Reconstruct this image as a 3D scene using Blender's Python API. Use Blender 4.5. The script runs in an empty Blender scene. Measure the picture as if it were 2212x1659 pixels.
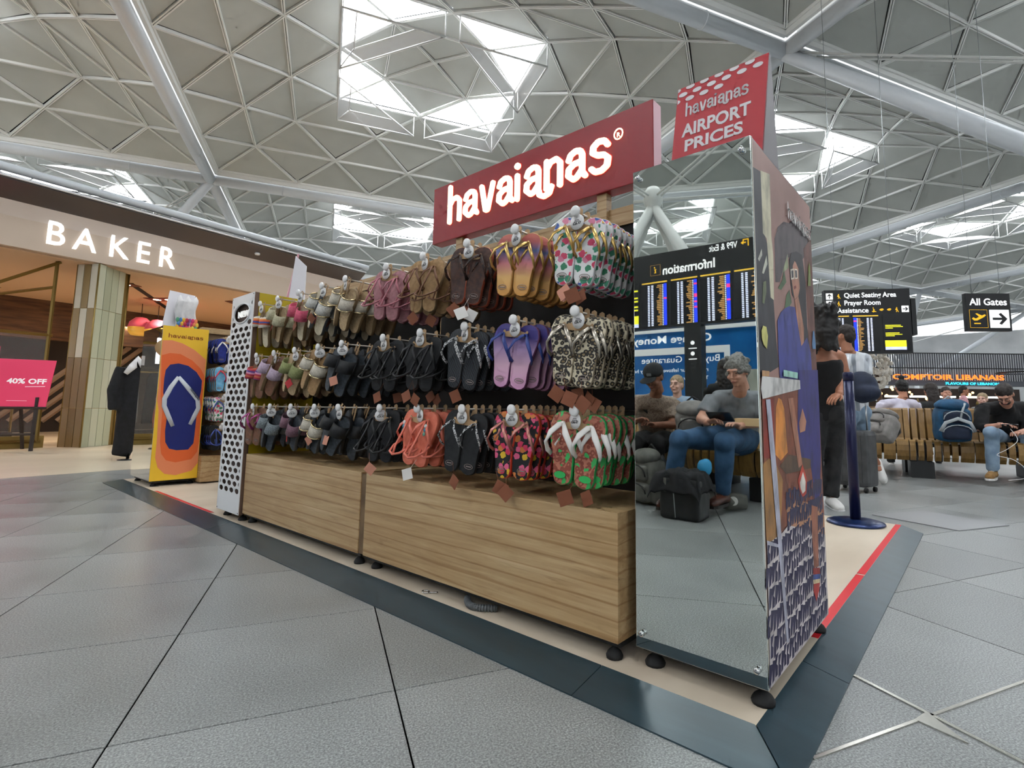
import bpy, bmesh, math, random
from mathutils import Vector, Matrix, noise
from mathutils.geometry import delaunay_2d_cdt
random.seed(7)
SC = bpy.context.scene
COL = SC.collection
PI = math.pi

# ------------------------------------------------------------------ camera
cam = bpy.data.cameras.new('camera'); cam_o = bpy.data.objects.new('camera', cam); COL.objects.link(cam_o)
RT = Vector((0.7687, 0.6396, 0.0114)); FW = Vector((-0.6366, 0.7634, 0.1091))
FW.normalize(); RT = (RT - FW * RT.dot(FW)).normalized(); UP = RT.cross(FW)
cm = Matrix((RT, UP, -FW)).transposed().to_4x4(); cm.translation = (0, 0, 0.8)
cam_o.matrix_world = cm
cam.sensor_width = 36; cam.lens = 1117.2 / 2212 * 36
cam.shift_x = -(1186.6 - 1106) / 2212; cam.shift_y = (761.4 - 829.5) / 2212
cam.clip_start = 0.02; cam.clip_end = 400
SC.camera = cam_o
# ------------------------------------------------------------------ world, exposure
w = bpy.data.worlds.new('sky'); SC.world = w; w.use_nodes = True
w.node_tree.nodes['Background'].inputs[0].default_value = (0.93, 0.97, 1, 1)
w.node_tree.nodes['Background'].inputs[1].default_value = 1.3
SC.view_settings.view_transform = 'Standard'; SC.view_settings.look = 'None'
SC.view_settings.exposure = 0.0; SC.view_settings.gamma = 1; SC.view_settings.use_curve_mapping = False
cy = SC.cycles
cy.max_bounces = 6; cy.diffuse_bounces = 3; cy.glossy_bounces = 3; cy.transmission_bounces = 4; cy.transparent_max_bounces = 8
cy.caustics_reflective = False; cy.caustics_refractive = False; cy.sample_clamp_indirect = 6
cy.use_adaptive_sampling = True; cy.adaptive_threshold = 0.12; cy.adaptive_min_samples = 12; cy.use_light_tree = False; cy.use_denoising = True
SKYLIGHT = 23.5     # brightness of the daylight in the rooflight panes

TMP = bpy.data.scenes.new('scratch')          # scratch scene for turning curves and volumes into meshes; removed at the end
def baked(o):
    TMP.collection.objects.link(o); vl = TMP.view_layers[0]; vl.update()
    me = bpy.data.meshes.new_from_object(o.evaluated_get(vl.depsgraph), depsgraph=vl.depsgraph)
    bpy.data.objects.remove(o); return me
# ------------------------------------------------------------------ helpers
def srgb(h):
    h = h.lstrip('#'); v = [int(h[i:i+2], 16) / 255 for i in (0, 2, 4)]
    return tuple(x / 12.92 if x <= .04045 else ((x + .055) / 1.055) ** 2.4 for x in v) + (1,)
MATS = {}
def mat(name, col='#808080', rough=.5, metal=0, emit=0, alpha=1, ecol=None, spec=.5, coat=0):
    if name in MATS: return MATS[name]
    m = bpy.data.materials.new(name); m.use_nodes = True; b = m.node_tree.nodes['Principled BSDF']
    c = srgb(col)
    b.inputs['Base Color'].default_value = c; b.inputs['Roughness'].default_value = rough
    b.inputs['Metallic'].default_value = metal; b.inputs['Alpha'].default_value = alpha
    b.inputs['Specular IOR Level'].default_value = spec; b.inputs['Coat Weight'].default_value = coat
    if emit:
        b.inputs['Emission Color'].default_value = srgb(ecol) if ecol else c
        b.inputs['Emission Strength'].default_value = emit
        m.cycles.emission_sampling = 'FRONT_BACK' if name in ('daylight', 'letter_light', 'downlight', 'strip_glow') else 'NONE'
    MATS[name] = m; return m
class NT:
    """a small node-tree helper"""
    def __init__(s, name, rough=.5, metal=0, spec=.5):
        s.m = bpy.data.materials.new(name); s.m.use_nodes = True; s.t = s.m.node_tree
        s.b = s.t.nodes['Principled BSDF']; s.b.inputs['Roughness'].default_value = rough
        s.b.inputs['Metallic'].default_value = metal; s.b.inputs['Specular IOR Level'].default_value = spec
        s.tc = s.t.nodes.new('ShaderNodeTexCoord'); MATS[name] = s.m
    def n(s, typ, **kw):
        nd = s.t.nodes.new('ShaderNode' + typ)
        for k, v in kw.items():
            if k.startswith('i_'):
                key = k[2:]; key = int(key) if key.isdigit() else key.replace('_', ' ')
                nd.inputs[key].default_value = v
            else: setattr(nd, k, v)
        return nd
    def l(s, a, b): s.t.links.new(a, b); return s
    def coord(s, kind='Object', scale=(1, 1, 1), rot=(0, 0, 0), loc=(0, 0, 0)):
        mp = s.n('Mapping'); mp.inputs['Scale'].default_value = scale; mp.inputs['Rotation'].default_value = rot
        mp.inputs['Location'].default_value = loc
        s.l(s.tc.outputs[kind], mp.inputs[0]); return mp.outputs[0]
    def ramp(s, fac, stops, interp='LINEAR'):
        r = s.n('ValToRGB'); e = r.color_ramp; e.interpolation = interp
        while len(e.elements) < len(stops): e.elements.new(.5)
        for i, (p, c) in enumerate(stops):
            e.elements[i].position = p; e.elements[i].color = srgb(c) if isinstance(c, str) else c
        s.l(fac, r.inputs[0]); return r.outputs[0]
    def noise(s, vec, scale, detail=3, rough=.5, dist=0):
        nd = s.n('TexNoise', i_Scale=scale, i_Detail=detail, i_Roughness=rough, i_Distortion=dist); s.l(vec, nd.inputs['Vector']); return nd.outputs[0]
    def vor(s, vec, scale, feature='F1', out='Distance', rnd=1):
        nd = s.n('TexVoronoi', i_Scale=scale, i_Randomness=rnd, feature=feature); s.l(vec, nd.inputs['Vector']); return nd.outputs[out]
    def mix(s, a, b, fac, blend='MIX'):
        m = s.n('Mix', data_type='RGBA', blend_type=blend)
        for v, i in ((fac, 0), (a, 6), (b, 7)):
            if hasattr(v, 'is_linked') or hasattr(v, 'links'): s.l(v, m.inputs[i])
            else: m.inputs[i].default_value = srgb(v) if isinstance(v, str) else v
        return m.outputs[2]
    def math(s, op, a, b=0):
        m = s.n('Math', operation=op)
        for i, v in enumerate((a, b)):
            if hasattr(v, 'links'): s.l(v, m.inputs[i])
            else: m.inputs[i].default_value = v
        return m.outputs[0]
    def sep(s, vec):
        x = s.n('SeparateXYZ'); s.l(vec, x.inputs[0]); return x.outputs
    def col(s, c): s.l(c, s.b.inputs['Base Color']); return s
    def bump(s, h, strength=.2, dist=.01):
        b = s.n('Bump', i_Strength=strength, i_Distance=dist); s.l(h, b.inputs['Height']); s.l(b.outputs[0], s.b.inputs['Normal']); return s
def nmat(name, c1, c2, scale=8, rough=.6, stretch=(1, 1, 1), metal=0, bump=0, detail=4, lo=.35, hi=.65):
    if name in MATS: return MATS[name]
    t = NT(name, rough, metal); v = t.coord('Object', stretch); f = t.noise(v, scale, detail)
    t.col(t.ramp(f, [(lo, c1), (hi, c2)]))
    if bump: t.bump(f, bump)
    return t.m

ORI = {}
class MB:
    """collects geometry; build() links it as one mesh object"""
    def __init__(s): s.v = []; s.f = []; s.sm = []
    def add(s, vs, fs, smooth=False):
        o = len(s.v); s.v += [tuple(p) for p in vs]; s.f += [tuple(i + o for i in f) for f in fs]; s.sm += [smooth] * len(fs); return s
    def box(s, x0, y0, z0, x1, y1, z1, M=None):
        vs = [Vector((x, y, z)) for z in (z0, z1) for y in (y0, y1) for x in (x0, x1)]
        if M is not None: vs = [M @ p for p in vs]
        return s.add(vs, [(0, 2, 3, 1), (4, 5, 7, 6), (0, 1, 5, 4), (2, 6, 7, 3), (0, 4, 6, 2), (1, 3, 7, 5)])
    def bbox(s, x0, y0, z0, x1, y1, z1, b=.004, M=None):
        bm = bmesh.new(); bmesh.ops.create_cube(bm, size=1)
        for q in bm.verts: q.co = Vector(((x0+x1)/2 + q.co.x*(x1-x0), (y0+y1)/2 + q.co.y*(y1-y0), (z0+z1)/2 + q.co.z*(z1-z0)))
        bmesh.ops.bevel(bm, geom=bm.edges[:], offset=b, segments=2, affect='EDGES', profile=.6)
        return s.bm(bm, M)
    def bm(s, bm, M=None, smooth=False):
        bm.verts.index_update(); vs = [(M @ q.co if M is not None else q.co) for q in bm.verts]
        s.add(vs, [[q.index for q in f.verts] for f in bm.faces], smooth); bm.free(); return s
    def ell(s, c, r, n=16, M=None, rings=10):
        vs = []; fs = []; c = Vector(c)
        if not hasattr(r, '__len__'): r = (r, r, r)
        for i in range(rings + 1):
            a = PI * i / rings
            for k in range(n):
                b = 2 * PI * k / n
                p = Vector((r[0]*math.sin(a)*math.cos(b), r[1]*math.sin(a)*math.sin(b), r[2]*math.cos(a)))
                vs.append(c + (M @ p if M is not None else p))
        for i in range(rings):
            for k in range(n):
                fs.append((i*n+k, (i+1)*n+k, (i+1)*n+(k+1) % n, i*n+(k+1) % n))
        return s.add(vs, fs, True)
    def tube(s, path, r, n=8, flat=1, ref=None, caps=True, closed=False):
        """sweep: r number or list; flat scales the second axis; ref steers the first axis"""
        P = [Vector(p) for p in path]; m = len(P); R = r if hasattr(r, '__len__') else [r] * m
        T = []
        for i in range(m):
            a = P[i-1] if (i or closed) else P[0]; b = P[(i+1) % m] if (i < m-1 or closed) else P[-1]
            t = (b - a); T.append(t.normalized() if t.length > 1e-9 else Vector((0, 0, 1)))
        vs = []; fs = []; side = None
        for i in range(m):
            if ref is not None: q = Vector(ref)
            elif side is not None: q = side
            else: q = Vector((0, 0, 1)) if abs(T[i].z) < .9 else Vector((1, 0, 0))
            q = q - T[i] * q.dot(T[i])
            if q.length < 1e-5: q = Vector((1, 0, 0)) - T[i] * T[i].x
            side = q.normalized(); q2 = T[i].cross(side)
            for k in range(n):
                a = 2 * PI * k / n
                vs.append(P[i] + side * (R[i] * math.cos(a)) + q2 * (R[i] * flat * math.sin(a)))
        for i in range(m if closed else m - 1):
            j = (i + 1) % m
            for k in range(n): fs.append((i*n+k, i*n+(k+1) % n, j*n+(k+1) % n, j*n+k))
        if caps and not closed: fs += [tuple(reversed(range(n))), tuple(range((m-1)*n, m*n))]
        return s.add(vs, fs, n > 4)
    def cyl(s, a, b, r, n=16, r2=None): return s.tube([a, b], [r, r if r2 is None else r2], n)
    def lathe(s, prof, c=(0, 0, 0), n=20, M=None):
        vs = []; fs = []; c = Vector(c)
        for (r, z) in prof:
            for k in range(n):
                a = 2*PI*k/n; p = Vector((r*math.cos(a), r*math.sin(a), z)); vs.append(c + (M @ p if M is not None else p))
        for i in range(len(prof)-1):
            for k in range(n): fs.append((i*n+k, i*n+(k+1) % n, (i+1)*n+(k+1) % n, (i+1)*n+k))
        if prof[0][0] > 1e-6: fs.append(tuple(reversed(range(n))))
        if prof[-1][0] > 1e-6: fs.append(tuple(range((len(prof)-1)*n, len(prof)*n)))
        return s.add(vs, fs, True)
    def prism(s, poly, o, u, v, d):
        """a 2D polygon (ccw in u,v) on plane o,u,v pushed along vector d"""
        o, u, v, d = Vector(o), Vector(u), Vector(v), Vector(d); n = len(poly)
        a = [o + u*p[0] + v*p[1] for p in poly]; b = [p + d for p in a]
        fs = [tuple(reversed(range(n))), tuple(range(n, 2*n))] + [(i, (i+1) % n, n+(i+1) % n, n+i) for i in range(n)]
        return s.add(a + b, fs)
    def build(s, name, m, parent=None, origin=None, **props):
        me = bpy.data.meshes.new(name); o0 = Vector(origin) if origin is not None else Vector((0, 0, 0))
        if parent is not None and origin is None: o0 = Vector(ORI.get(parent.name, (0, 0, 0)))
        me.from_pydata([Vector(p) - o0 for p in s.v], [], s.f); me.polygons.foreach_set('use_smooth', s.sm)
        me.update()
        o = link(name, me, m, parent, o0 if parent is None else None, **props); ORI[o.name] = tuple(o0); return o
def link(name, me, m=None, parent=None, loc=None, **props):
    o = bpy.data.objects.new(name, me); COL.objects.link(o)
    if m is not None and not me.materials: me.materials.append(MATS[m] if isinstance(m, str) else m)
    if parent is not None: o.parent = parent
    if loc is not None: o.location = loc
    for k, v in props.items(): o[k] = v
    return o
def thing(name, label=None, cat=None, loc=(0, 0, 0), rotz=0, group=None, kind=None, local=False):
    """an Empty at the base of a thing; parts built in world coordinates are shifted by its location unless local"""
    o = bpy.data.objects.new(name, None); COL.objects.link(o); o.location = loc; o.rotation_euler = (0, 0, rotz)
    o.empty_display_size = .1
    ORI[o.name] = (0, 0, 0) if local else tuple(loc)
    tag(o, label, cat, group, kind); return o
def tag(o, label=None, cat=None, group=None, kind=None):
    for k, v in (('label', label), ('category', cat), ('group', group), ('kind', kind)):
        if v: o[k] = v
    return o
def dup(o, parent=None, loc=None, rot=None):
    c = o.copy(); COL.objects.link(c)
    if parent is not None: c.parent = parent
    if loc is not None: c.location = loc
    if rot is not None: c.rotation_euler = rot
    for ch in list(o.children): dup(ch, c)
    return c
def frame(o, u, v):
    """matrix with x=u, y=v, z=u x v at point o"""
    u = Vector(u).normalized(); v = Vector(v); v = (v - u*v.dot(u)).normalized(); n = u.cross(v)
    M = Matrix((u, v, n)).transposed().to_4x4(); M.translation = Vector(o); return M
_tc = {}
def text_mesh(s, size=1, ext=.002, bold=0, align='LEFT', sx=1, spacing=1):
    key = (s, size, ext, bold, align, sx, spacing)
    if key in _tc: return _tc[key]
    cu = bpy.data.curves.new('lettering', 'FONT'); cu.body = s; cu.size = size; cu.extrude = ext; cu.offset = bold * size
    cu.align_x = align; cu.align_y = 'BOTTOM_BASELINE'; cu.space_character = spacing; cu.resolution_u = 3
    o = bpy.data.objects.new('lettering', cu); me = baked(o); me.materials.clear(); bpy.data.curves.remove(cu)
    if sx != 1: me.transform(Matrix.Diagonal((sx, 1, 1, 1)))
    _tc[key] = me; return me
def text(s, o, u, v, size, m, parent=None, name='lettering', ext=.002, bold=.012, align='LEFT', sx=1, spacing=1, width=None):
    me = text_mesh(s, size, ext, bold, align, sx, spacing).copy()
    if width:
        xs = [q.co.x for q in me.vertices]; k = width / (max(xs) - min(xs)); x0 = min(xs) if align == 'LEFT' else 0
        for q in me.vertices: q.co.x = (q.co.x - x0) * k
    M = frame(o, u, v)
    if parent is not None: M.translation = M.translation - Vector(ORI.get(parent.name, (0, 0, 0)))
    me.transform(M); me.name = name
    return link(name, me, m, parent)
GLYPH = {
 'h': (.62, [[(0, 0), (0, 1.5)], [(0, .72), (.14, .93), (.36, .97), (.5, .8), (.5, 0)]]),
 'a': (.66, [[(.03, .72), (.1, .9), (.28, .98), (.44, .93), (.5, .78), (.5, .2), (.6, .03)], [(.5, .56), (.22, .55), (.04, .42), (.02, .2), (.2, .02), (.32, .06), (.5, .28)]]),
 'A': (.66, [[(.03, .72), (.1, .9), (.28, .98), (.44, .93), (.5, .78), (.5, .1), (.55, -.12), (.72, -.22), (.92, -.16), (1.0, .06)], [(.5, .56), (.22, .55), (.04, .42), (.02, .2), (.2, .02), (.32, .06), (.5, .28)]]),
 'v': (.62, [[(0, 1), (.2, 0), (.3, 0), (.52, 1)]]),
 'i': (.2, [[(0, 0), (0, .9)], [(0, 1.24), (0, 1.27)]]),
 'n': (.62, [[(0, 0), (0, 1)], [(0, .72), (.14, .93), (.36, .97), (.5, .8), (.5, 0)]]),
 's': (.6, [[(.52, .8), (.42, .96), (.22, 1), (.06, .88), (.04, .68), (.2, .55), (.4, .5), (.53, .36), (.5, .12), (.32, 0), (.12, .02), (.0, .16)]]),
}
def wordmark(o, u, v, height, m, parent, width, ext=.004, sw=.115, per_letter=False, name='lettering'):
    """the nine-letter brand wordmark in stroked letters; height = x-height"""
    o, u, v = Vector(o), Vector(u).normalized(), Vector(v).normalized(); nrm = u.cross(v)
    tot = sum(GLYPH[c][0] for c in 'havaiAnas') + 8 * .155; k = width / tot; x = 0; mb = MB()
    for c in 'havaiAnas':
        if per_letter: mb = MB()
        w_, strokes = GLYPH[c]
        for st in strokes:
            ww = sw * (1.25 if c == 'i' and st[0][1] > 1 else 1)
            for i, p in enumerate(st):
                cc = o + u*((x + p[0])*k) + v*(p[1]*height)
                mb.prism([(ww*k*math.cos(a*PI/5), ww*height*math.sin(a*PI/5)*.92) for a in range(10)], cc, u, v, nrm*ext)
                if i < len(st) - 1:
                    q = st[i+1]; d = Vector((q[0]-p[0], q[1]-p[1])).normalized(); e = (-d.y*ww, d.x*ww)
                    pts = [(p[0]+e[0], p[1]+e[1]), (p[0]-e[0], p[1]-e[1]), (q[0]-e[0], q[1]-e[1]), (q[0]+e[0], q[1]+e[1])]
                    mb.prism([((x+a)*k, b*height) for a, b in pts], o, u, v, nrm*ext)
        x += w_ + .155
        if per_letter: mb.build('letter', m, parent)
    if not per_letter: return mb.build(name, m, parent)
def decal(poly, o, u, v, off, m, parent, name='print', thick=.0004):
    """a printed patch: thin polygon on a plane, lifted by off"""
    n = Vector(u).cross(Vector(v)).normalized()
    return MB().prism(poly, Vector(o) + n*off, u, v, n*thick).build(name, m, parent)
def sheet(outer, holes, o, u, v, d, name, m, parent):
    """a flat panel of real thickness with real holes, by constrained Delaunay"""
    pts = []; edges = []
    for lp in [outer] + holes:
        b = len(pts); pts += [Vector(p) for p in lp]; edges += [(b+i, b+(i+1) % len(lp)) for i in range(len(lp))]
    r = delaunay_2d_cdt(pts, edges, [], 1, 1e-6)
    vs, es, fs = r[0], r[1], r[2]
    def inside(p, lp):
        c = False; j = len(lp) - 1
        for i in range(len(lp)):
            if (lp[i][1] > p[1]) != (lp[j][1] > p[1]) and p[0] < (lp[j][0]-lp[i][0])*(p[1]-lp[i][1])/(lp[j][1]-lp[i][1])+lp[i][0]: c = not c
            j = i
        return c
    keep = []
    bb = [(min(q[0] for q in h), max(q[0] for q in h), min(q[1] for q in h), max(q[1] for q in h), h) for h in holes]
    for f in fs:
        cx = sum(vs[i].x for i in f)/len(f); cy = sum(vs[i].y for i in f)/len(f)
        if any(a < cx < b and c < cy < e and inside((cx, cy), h) for a, b, c, e, h in bb): continue
        keep.append(f)
    o, u, v, d = Vector(o), Vector(u), Vector(v), Vector(d); n = len(vs)
    A = [o + u*p.x + v*p.y for p in vs]; mb = MB(); cnt = {}
    for f in keep:
        for i in range(len(f)):
            e = (f[i], f[(i+1) % len(f)]); cnt[e] = 1
    side = [e for e in cnt if (e[1], e[0]) not in cnt]
    mb.add(A + [p + d for p in A], [tuple(f) for f in keep] + [tuple(n+i for i in reversed(f)) for f in keep] + [(e[1], e[0], n+e[0], n+e[1]) for e in side])
    return mb.build(name, m, parent)
def remesh(mb, voxel=.014, smooth=3):
    """one continuous surface from overlapping volumes"""
    me = bpy.data.meshes.new('tmp'); me.from_pydata(mb.v, [], mb.f); me.update()
    o = bpy.data.objects.new('tmp', me)
    r = o.modifiers.new('r', 'REMESH'); r.mode = 'VOXEL'; r.voxel_size = voxel
    if smooth:
        s = o.modifiers.new('s', 'SMOOTH'); s.factor = .5; s.iterations = smooth
    me2 = baked(o); bpy.data.meshes.remove(me)
    me2.polygons.foreach_set('use_smooth', [True]*len(me2.polygons)); return me2
# ================================================================== THE SETTING
TH = math.radians(63.0); E1 = Vector((math.cos(TH), math.sin(TH), 0)); E2 = Vector((-math.sin(TH), math.cos(TH), 0))
def in_view(p, mx=.1):
    q = Vector(p) - Vector((0, 0, .8)); d = q.dot(FW)
    if d < .2: return False
    x = (1186.6 + 1117.2*q.dot(RT)/d)/2212; y = (761.4 - 1117.2*q.dot(UP)/d)/1659
    return -mx < x < 1+mx and -mx < y < 1+mx
# ---- floor materials
t = NT('terrazzo', .34, 0, .45); v = t.coord('Object'); gv = t.coord('Object')
sp = t.noise(v, 190, 3, .7); cl = t.noise(v, 1.3, 3, .55); oi = t.n('ObjectInfo')
base = t.ramp(sp, [(.3, '#636564'), (.5, '#969997'), (.7, '#c9ccca')])
base = t.mix(base, t.ramp(cl, [(.35, '#b9b9b9'), (.65, '#ffffff')]), .55, 'MULTIPLY')
base = t.mix(base, t.ramp(oi.outputs['Random'], [(0, '#d8d8d8'), (1, '#ffffff')]), .6, 'MULTIPLY')
t.col(base); t.l(t.ramp(cl, [(.3, (.26,)*3+(1,)), (.7, (.42,)*3+(1,))]), t.b.inputs['Roughness'])
t = NT('terrazzo_far', .34, 0, .45); v = t.coord('Object'); r = t.coord('Object', rot=(0, 0, -TH))
cl = t.noise(v, 1.3, 3, .55); xyz = t.sep(r); fac = None
for ax, off, wd in ((0, .224, .006), (1, 1.61, .004)):
    fr = t.math('FRACT', t.math('DIVIDE', t.math('SUBTRACT', xyz[ax], off - 656*.656), .656)); ln = t.math('LESS_THAN', fr, wd/.656)
    fac = ln if fac is None else t.math('MAXIMUM', fac, ln)
base = t.mix(t.ramp(cl, [(.35, '#858887'), (.65, '#999c9b')]), '#4d4d50', fac); t.col(base)
mat('joint', '#38383a', .8)
mat('white_paint', '#dcdcd8', .45); mat('steel_tube', '#d2d6da', .38)
mat('black', '#0c0c0d', .5); mat('black_metal', '#101112', .35); mat('chrome', '#d0d0d0', .12, 1); mat('steel', '#a8abad', .3, 1)
FLOOR = MB().box(-70, -60, -.3, 45, 85, -.004).build('floor', 'terrazzo_far', kind='structure')
TS = .656
tm = MB().bbox(.0022, .0022, -.02, TS-.0022, TS-.0022, 0, .0012); tm.f = tm.f
tile0 = None; cand = []
for a in range(-16, 20):
    for b in range(-4, 24):
        o = E1*(.224 + a*TS) + E2*(1.61 + (b-8)*TS); c = o + E1*TS/2 + E2*TS/2
        if not (-9.0 < c.x < 2.3 and -1.5 < c.y < 9.2): continue
        if -6.9 < c.x < -.75 and 1.7 < c.y < 4.0: continue
        if c.x < -8.35 and c.y > -.4: continue
        dd = (c - Vector((0, 0, .8))); mirrored = -2.6 < c.x < -.4 and -1.5 < c.y < 1.3
        if not (in_view(c, .16) or mirrored): continue
        cand.append((0 if mirrored else dd.length, o.copy()))
cand.sort(key=lambda q: q[0])
jb = MB()
for i, (d, o) in enumerate(cand[:298]):
    jb.add([o - E1*.004 - E2*.004 - Vector((0, 0, .0034)), o + E1*(TS+.004) - E2*.004 - Vector((0, 0, .0034)), o + (E1+E2)*(TS+.004) - Vector((0, 0, .0034)), o + E2*(TS+.004) - E1*.004 - Vector((0, 0, .0034))], [(0, 1, 2, 3)])
    if tile0 is None:
        tile0 = tm.build('floor_tile', 'terrazzo', FLOOR); ob = tile0
    else: ob = tile0.copy(); COL.objects.link(ob)
    ob.location = o; ob.rotation_euler = (0, 0, TH)
jb.build('joint_bed', 'joint', FLOOR, kind='stuff')
# a lifted hatch panel and brass inspection frame
HATCH = MB(); hp = [(-.716, 4.848), (-.172, 4.613), (.099, 5.094), (-.42, 5.34)]
mat('hatch', '#8e8f90', .36)
HATCH.prism(hp, (0, 0, .001), (1, 0, 0), (0, 1, 0), (0, 0, .005)).build('hatch_cover', 'hatch', FLOOR)
br = MB(); mat('brass_strip', '#c9c7be', .25, .9)
for a, b, wd in (((-.351, 1.894), (.55, 1.424), .012), ((-.352, 1.392), (.55, 3.2), .009)):
    A = Vector((a[0], a[1], .0005)); B = Vector((b[0], b[1], .0005)); n = (B-A).normalized().cross(Vector((0, 0, 1)))*wd/2
    br.add([A-n, B-n, B+n, A+n, A-n+Vector((0,0,.003)), B-n+Vector((0,0,.003)), B+n+Vector((0,0,.003)), A+n+Vector((0,0,.003))], [(4,5,6,7),(0,4,7,3),(1,2,6,5),(0,1,5,4),(2,3,7,6)])
br.build('brass_strip', 'brass_strip', FLOOR)
MB().prism([(-.185, 1.735), (-.075, 1.70), (-.165, 1.80)], (0, 0, .0005), (1, 0, 0), (0, 1, 0), (0, 0, .0035)).build('corner_plate', 'brass_strip', FLOOR)
nmat('shop_floor', '#c9bca6', '#dccfb9', 1.2, .3, (1, .25, 1))
MB().prism([(-8.0, -8), (-8.06, .58), (-8.16, 1.7), (-8.5, 6), (-9, 13), (-34, 13), (-34, -8)][::-1], (0, 0, -.001), (1, 0, 0), (0, 1, 0), (0, 0, .003)).build('shop_floor', 'shop_floor', FLOOR)

# ---- ceiling of vaulted square domes
S = 18.5; ND = Vector((-4.05, 16.2, 0)); GZ = [12.45, 13.25, 14.0, 14.55, 14.9, 15.0]
t = NT('ceiling_panel', .75); v = t.coord('Object'); f = t.noise(v, .5, 3); oi = t.n('ObjectInfo')
t.col(t.mix(t.ramp(f, [(.3, '#b6b8b2'), (.7, '#c3c5bf')]), t.ramp(oi.outputs['Random'], [(0, '#e6e6e6'), (1, '#ffffff')]), .5, 'MULTIPLY'))
mat('rib', '#efefeb', .45); mat('gap_shade', '#1d1d1e', .9)
mat('daylight', '#ffffff', .5, 0, SKYLIGHT, ecol='#f4f9ff')
t = NT('perforated', .5); t.b.inputs['Base Color'].default_value = srgb('#d9dadd'); t.b.inputs['Alpha'].default_value = .55
mat('rod', '#e4e4e2', .35)
def nd(i, j, z=0): p = ND + E1*(S*i) + E2*(S*j); p.z = z; return p
IN = S/2 - .33
def ring(k):
    h = IN*(1 - k/5); n = 5 - k; z = GZ[k]
    if n == 0: return [[Vector((0, 0, z))]]*4
    st = 2*h/n; out = []
    for q in range(4):
        row = []
        for i in range(n+1):
            x, y = -h + st*i, -h
            for _ in range(q): x, y = -y, x
            row.append(Vector((x, y, z)))
        out.append(row)
    return out
TRI = []; GLZ = []; EDG = set(); key = lambda p: (round(p.x, 3), round(p.y, 3), round(p.z, 3))
for k in range(5):
    A, B = ring(k), ring(k+1); n = 5 - k
    for q in range(4):
        a, b = A[q], B[q]
        for i in range(n):
            tr = (a[i], a[i+1], b[min(i, len(b)-1)])
            (GLZ if k == 3 else TRI).append(tr)
            for x, y in ((0, 1), (0, 2), (1, 2)): EDG.add(tuple(sorted((key(tr[x]), key(tr[y])))))
        for i in range(n-1): TRI.append((b[i], a[i+1], b[i+1]))
def tri_prism(mb, tr, ins=.072, th=.05):
    c = (tr[0]+tr[1]+tr[2])/3; n = (tr[1]-tr[0]).cross(tr[2]-tr[0]).normalized()
    if n.z > 0: n = -n
    P = [p + (c-p)*min(.2, ins*2.2/max((c-p).length, .1)) for p in tr]
    if (P[1]-P[0]).cross(P[2]-P[0]).dot(n) < 0: P = [P[0], P[2], P[1]]
    mb.add(P + [p - n*th for p in P], [(0, 1, 2), (5, 4, 3), (0, 3, 4, 1), (1, 4, 5, 2), (2, 5, 3, 0)]); return mb
def me_of(mb, name, m):
    me = bpy.data.meshes.new(name); me.from_pydata(mb.v, [], mb.f); me.polygons.foreach_set('use_smooth', mb.sm); me.update(); me.materials.append(MATS[m]); return me
PAN = []
for tr in TRI: PAN.append(me_of(tri_prism(MB(), tr), 'ceiling_panel', 'ceiling_panel'))
allp = MB()
for tr in TRI: tri_prism(allp, tr)
ME_ALL = me_of(allp, 'dome_panels', 'ceiling_panel')
bk = MB()  # dark sheet added above the panels so the gaps beside the ribs look shaded
for tr in TRI: bk.add([p + Vector((0, 0, .16)) for p in tr], [(0, 1, 2)])
ME_BK = me_of(bk, 'shade_backing', 'gap_shade')
rb = MB()
for a, b in EDG:
    A, B = Vector(a), Vector(b); d = (B-A).normalized(); s_ = d.cross(Vector((0, 0, 1))).normalized(); n = s_.cross(d)
    for sg in (-1, 1):
        o = s_*(.032*sg); q_ = ((-.021, -.08), (.021, -.08), (.021, .03), (-.021, .03)); P = [A+o+s_*x+n*z for x, z in q_] + [B+o+s_*x+n*z for x, z in q_]
        rb.add(P, [(0, 1, 5, 4), (1, 2, 6, 5), (2, 3, 7, 6), (3, 0, 4, 7)])
h = IN + .05
for q in range(4):   # upstand around the rim of the dome
    c_, s_ = [(1, 0), (0, 1), (-1, 0), (0, -1)][q]; R = Matrix(((c_, -s_, 0), (s_, c_, 0), (0, 0, 1)))
    rb.box(-h, -h-.06, 12.2, h, -h+.06, 12.6, R)
ME_RIB = me_of(rb, 'rib_lattice', 'rib')
ME_PANE = []
R3 = ring(3)
for q in range(4):
    c_, m1, m2 = R3[q][0], R3[q][1], R3[(q+3) % 4][1]; up = Vector((0, 0, .12)); top = ring(4)[q][0]
    mb = MB(); mb.add([c_+up, m1+up, top+up], [(0, 2, 1)]); mb.add([c_+up, top+up, m2+up], [(0, 2, 1)]); ME_PANE.append(me_of(mb, 'rooflight_pane', 'daylight'))
rf = MB(); fr = MB(); H3 = IN*.4; zf = 13.5
for q in range(4):
    c_, s_ = [(1, 0), (0, 1), (-1, 0), (0, -1)][q]; R = Matrix(((c_, -s_, 0), (s_, c_, 0), (0, 0, 1)))
    C0 = R @ Vector((-H3, -H3, zf)); A0 = R @ Vector((-.25, -H3, zf)); B0 = R @ Vector((-H3, -.25, zf))
    cc = (C0+A0+B0)/3 + Vector((0, 0, .75)); ins = lambda p, k: p + (cc-p)*k
    for x, y in ((C0, A0), (A0, B0), (B0, C0)):
        rf.add([x, y, ins(y, .42), ins(x, .42)], [(0, 1, 2, 3)]); fr.cyl(x, y, .035, 6); fr.cyl(ins(x, .42), ins(y, .42), .022, 6)
        fr.cyl(x, ins(x, .42), .022, 6)
    for p in (C0, A0, B0): fr.cyl(p, p + Vector((0, 0, .95)), .02, 6)
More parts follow.
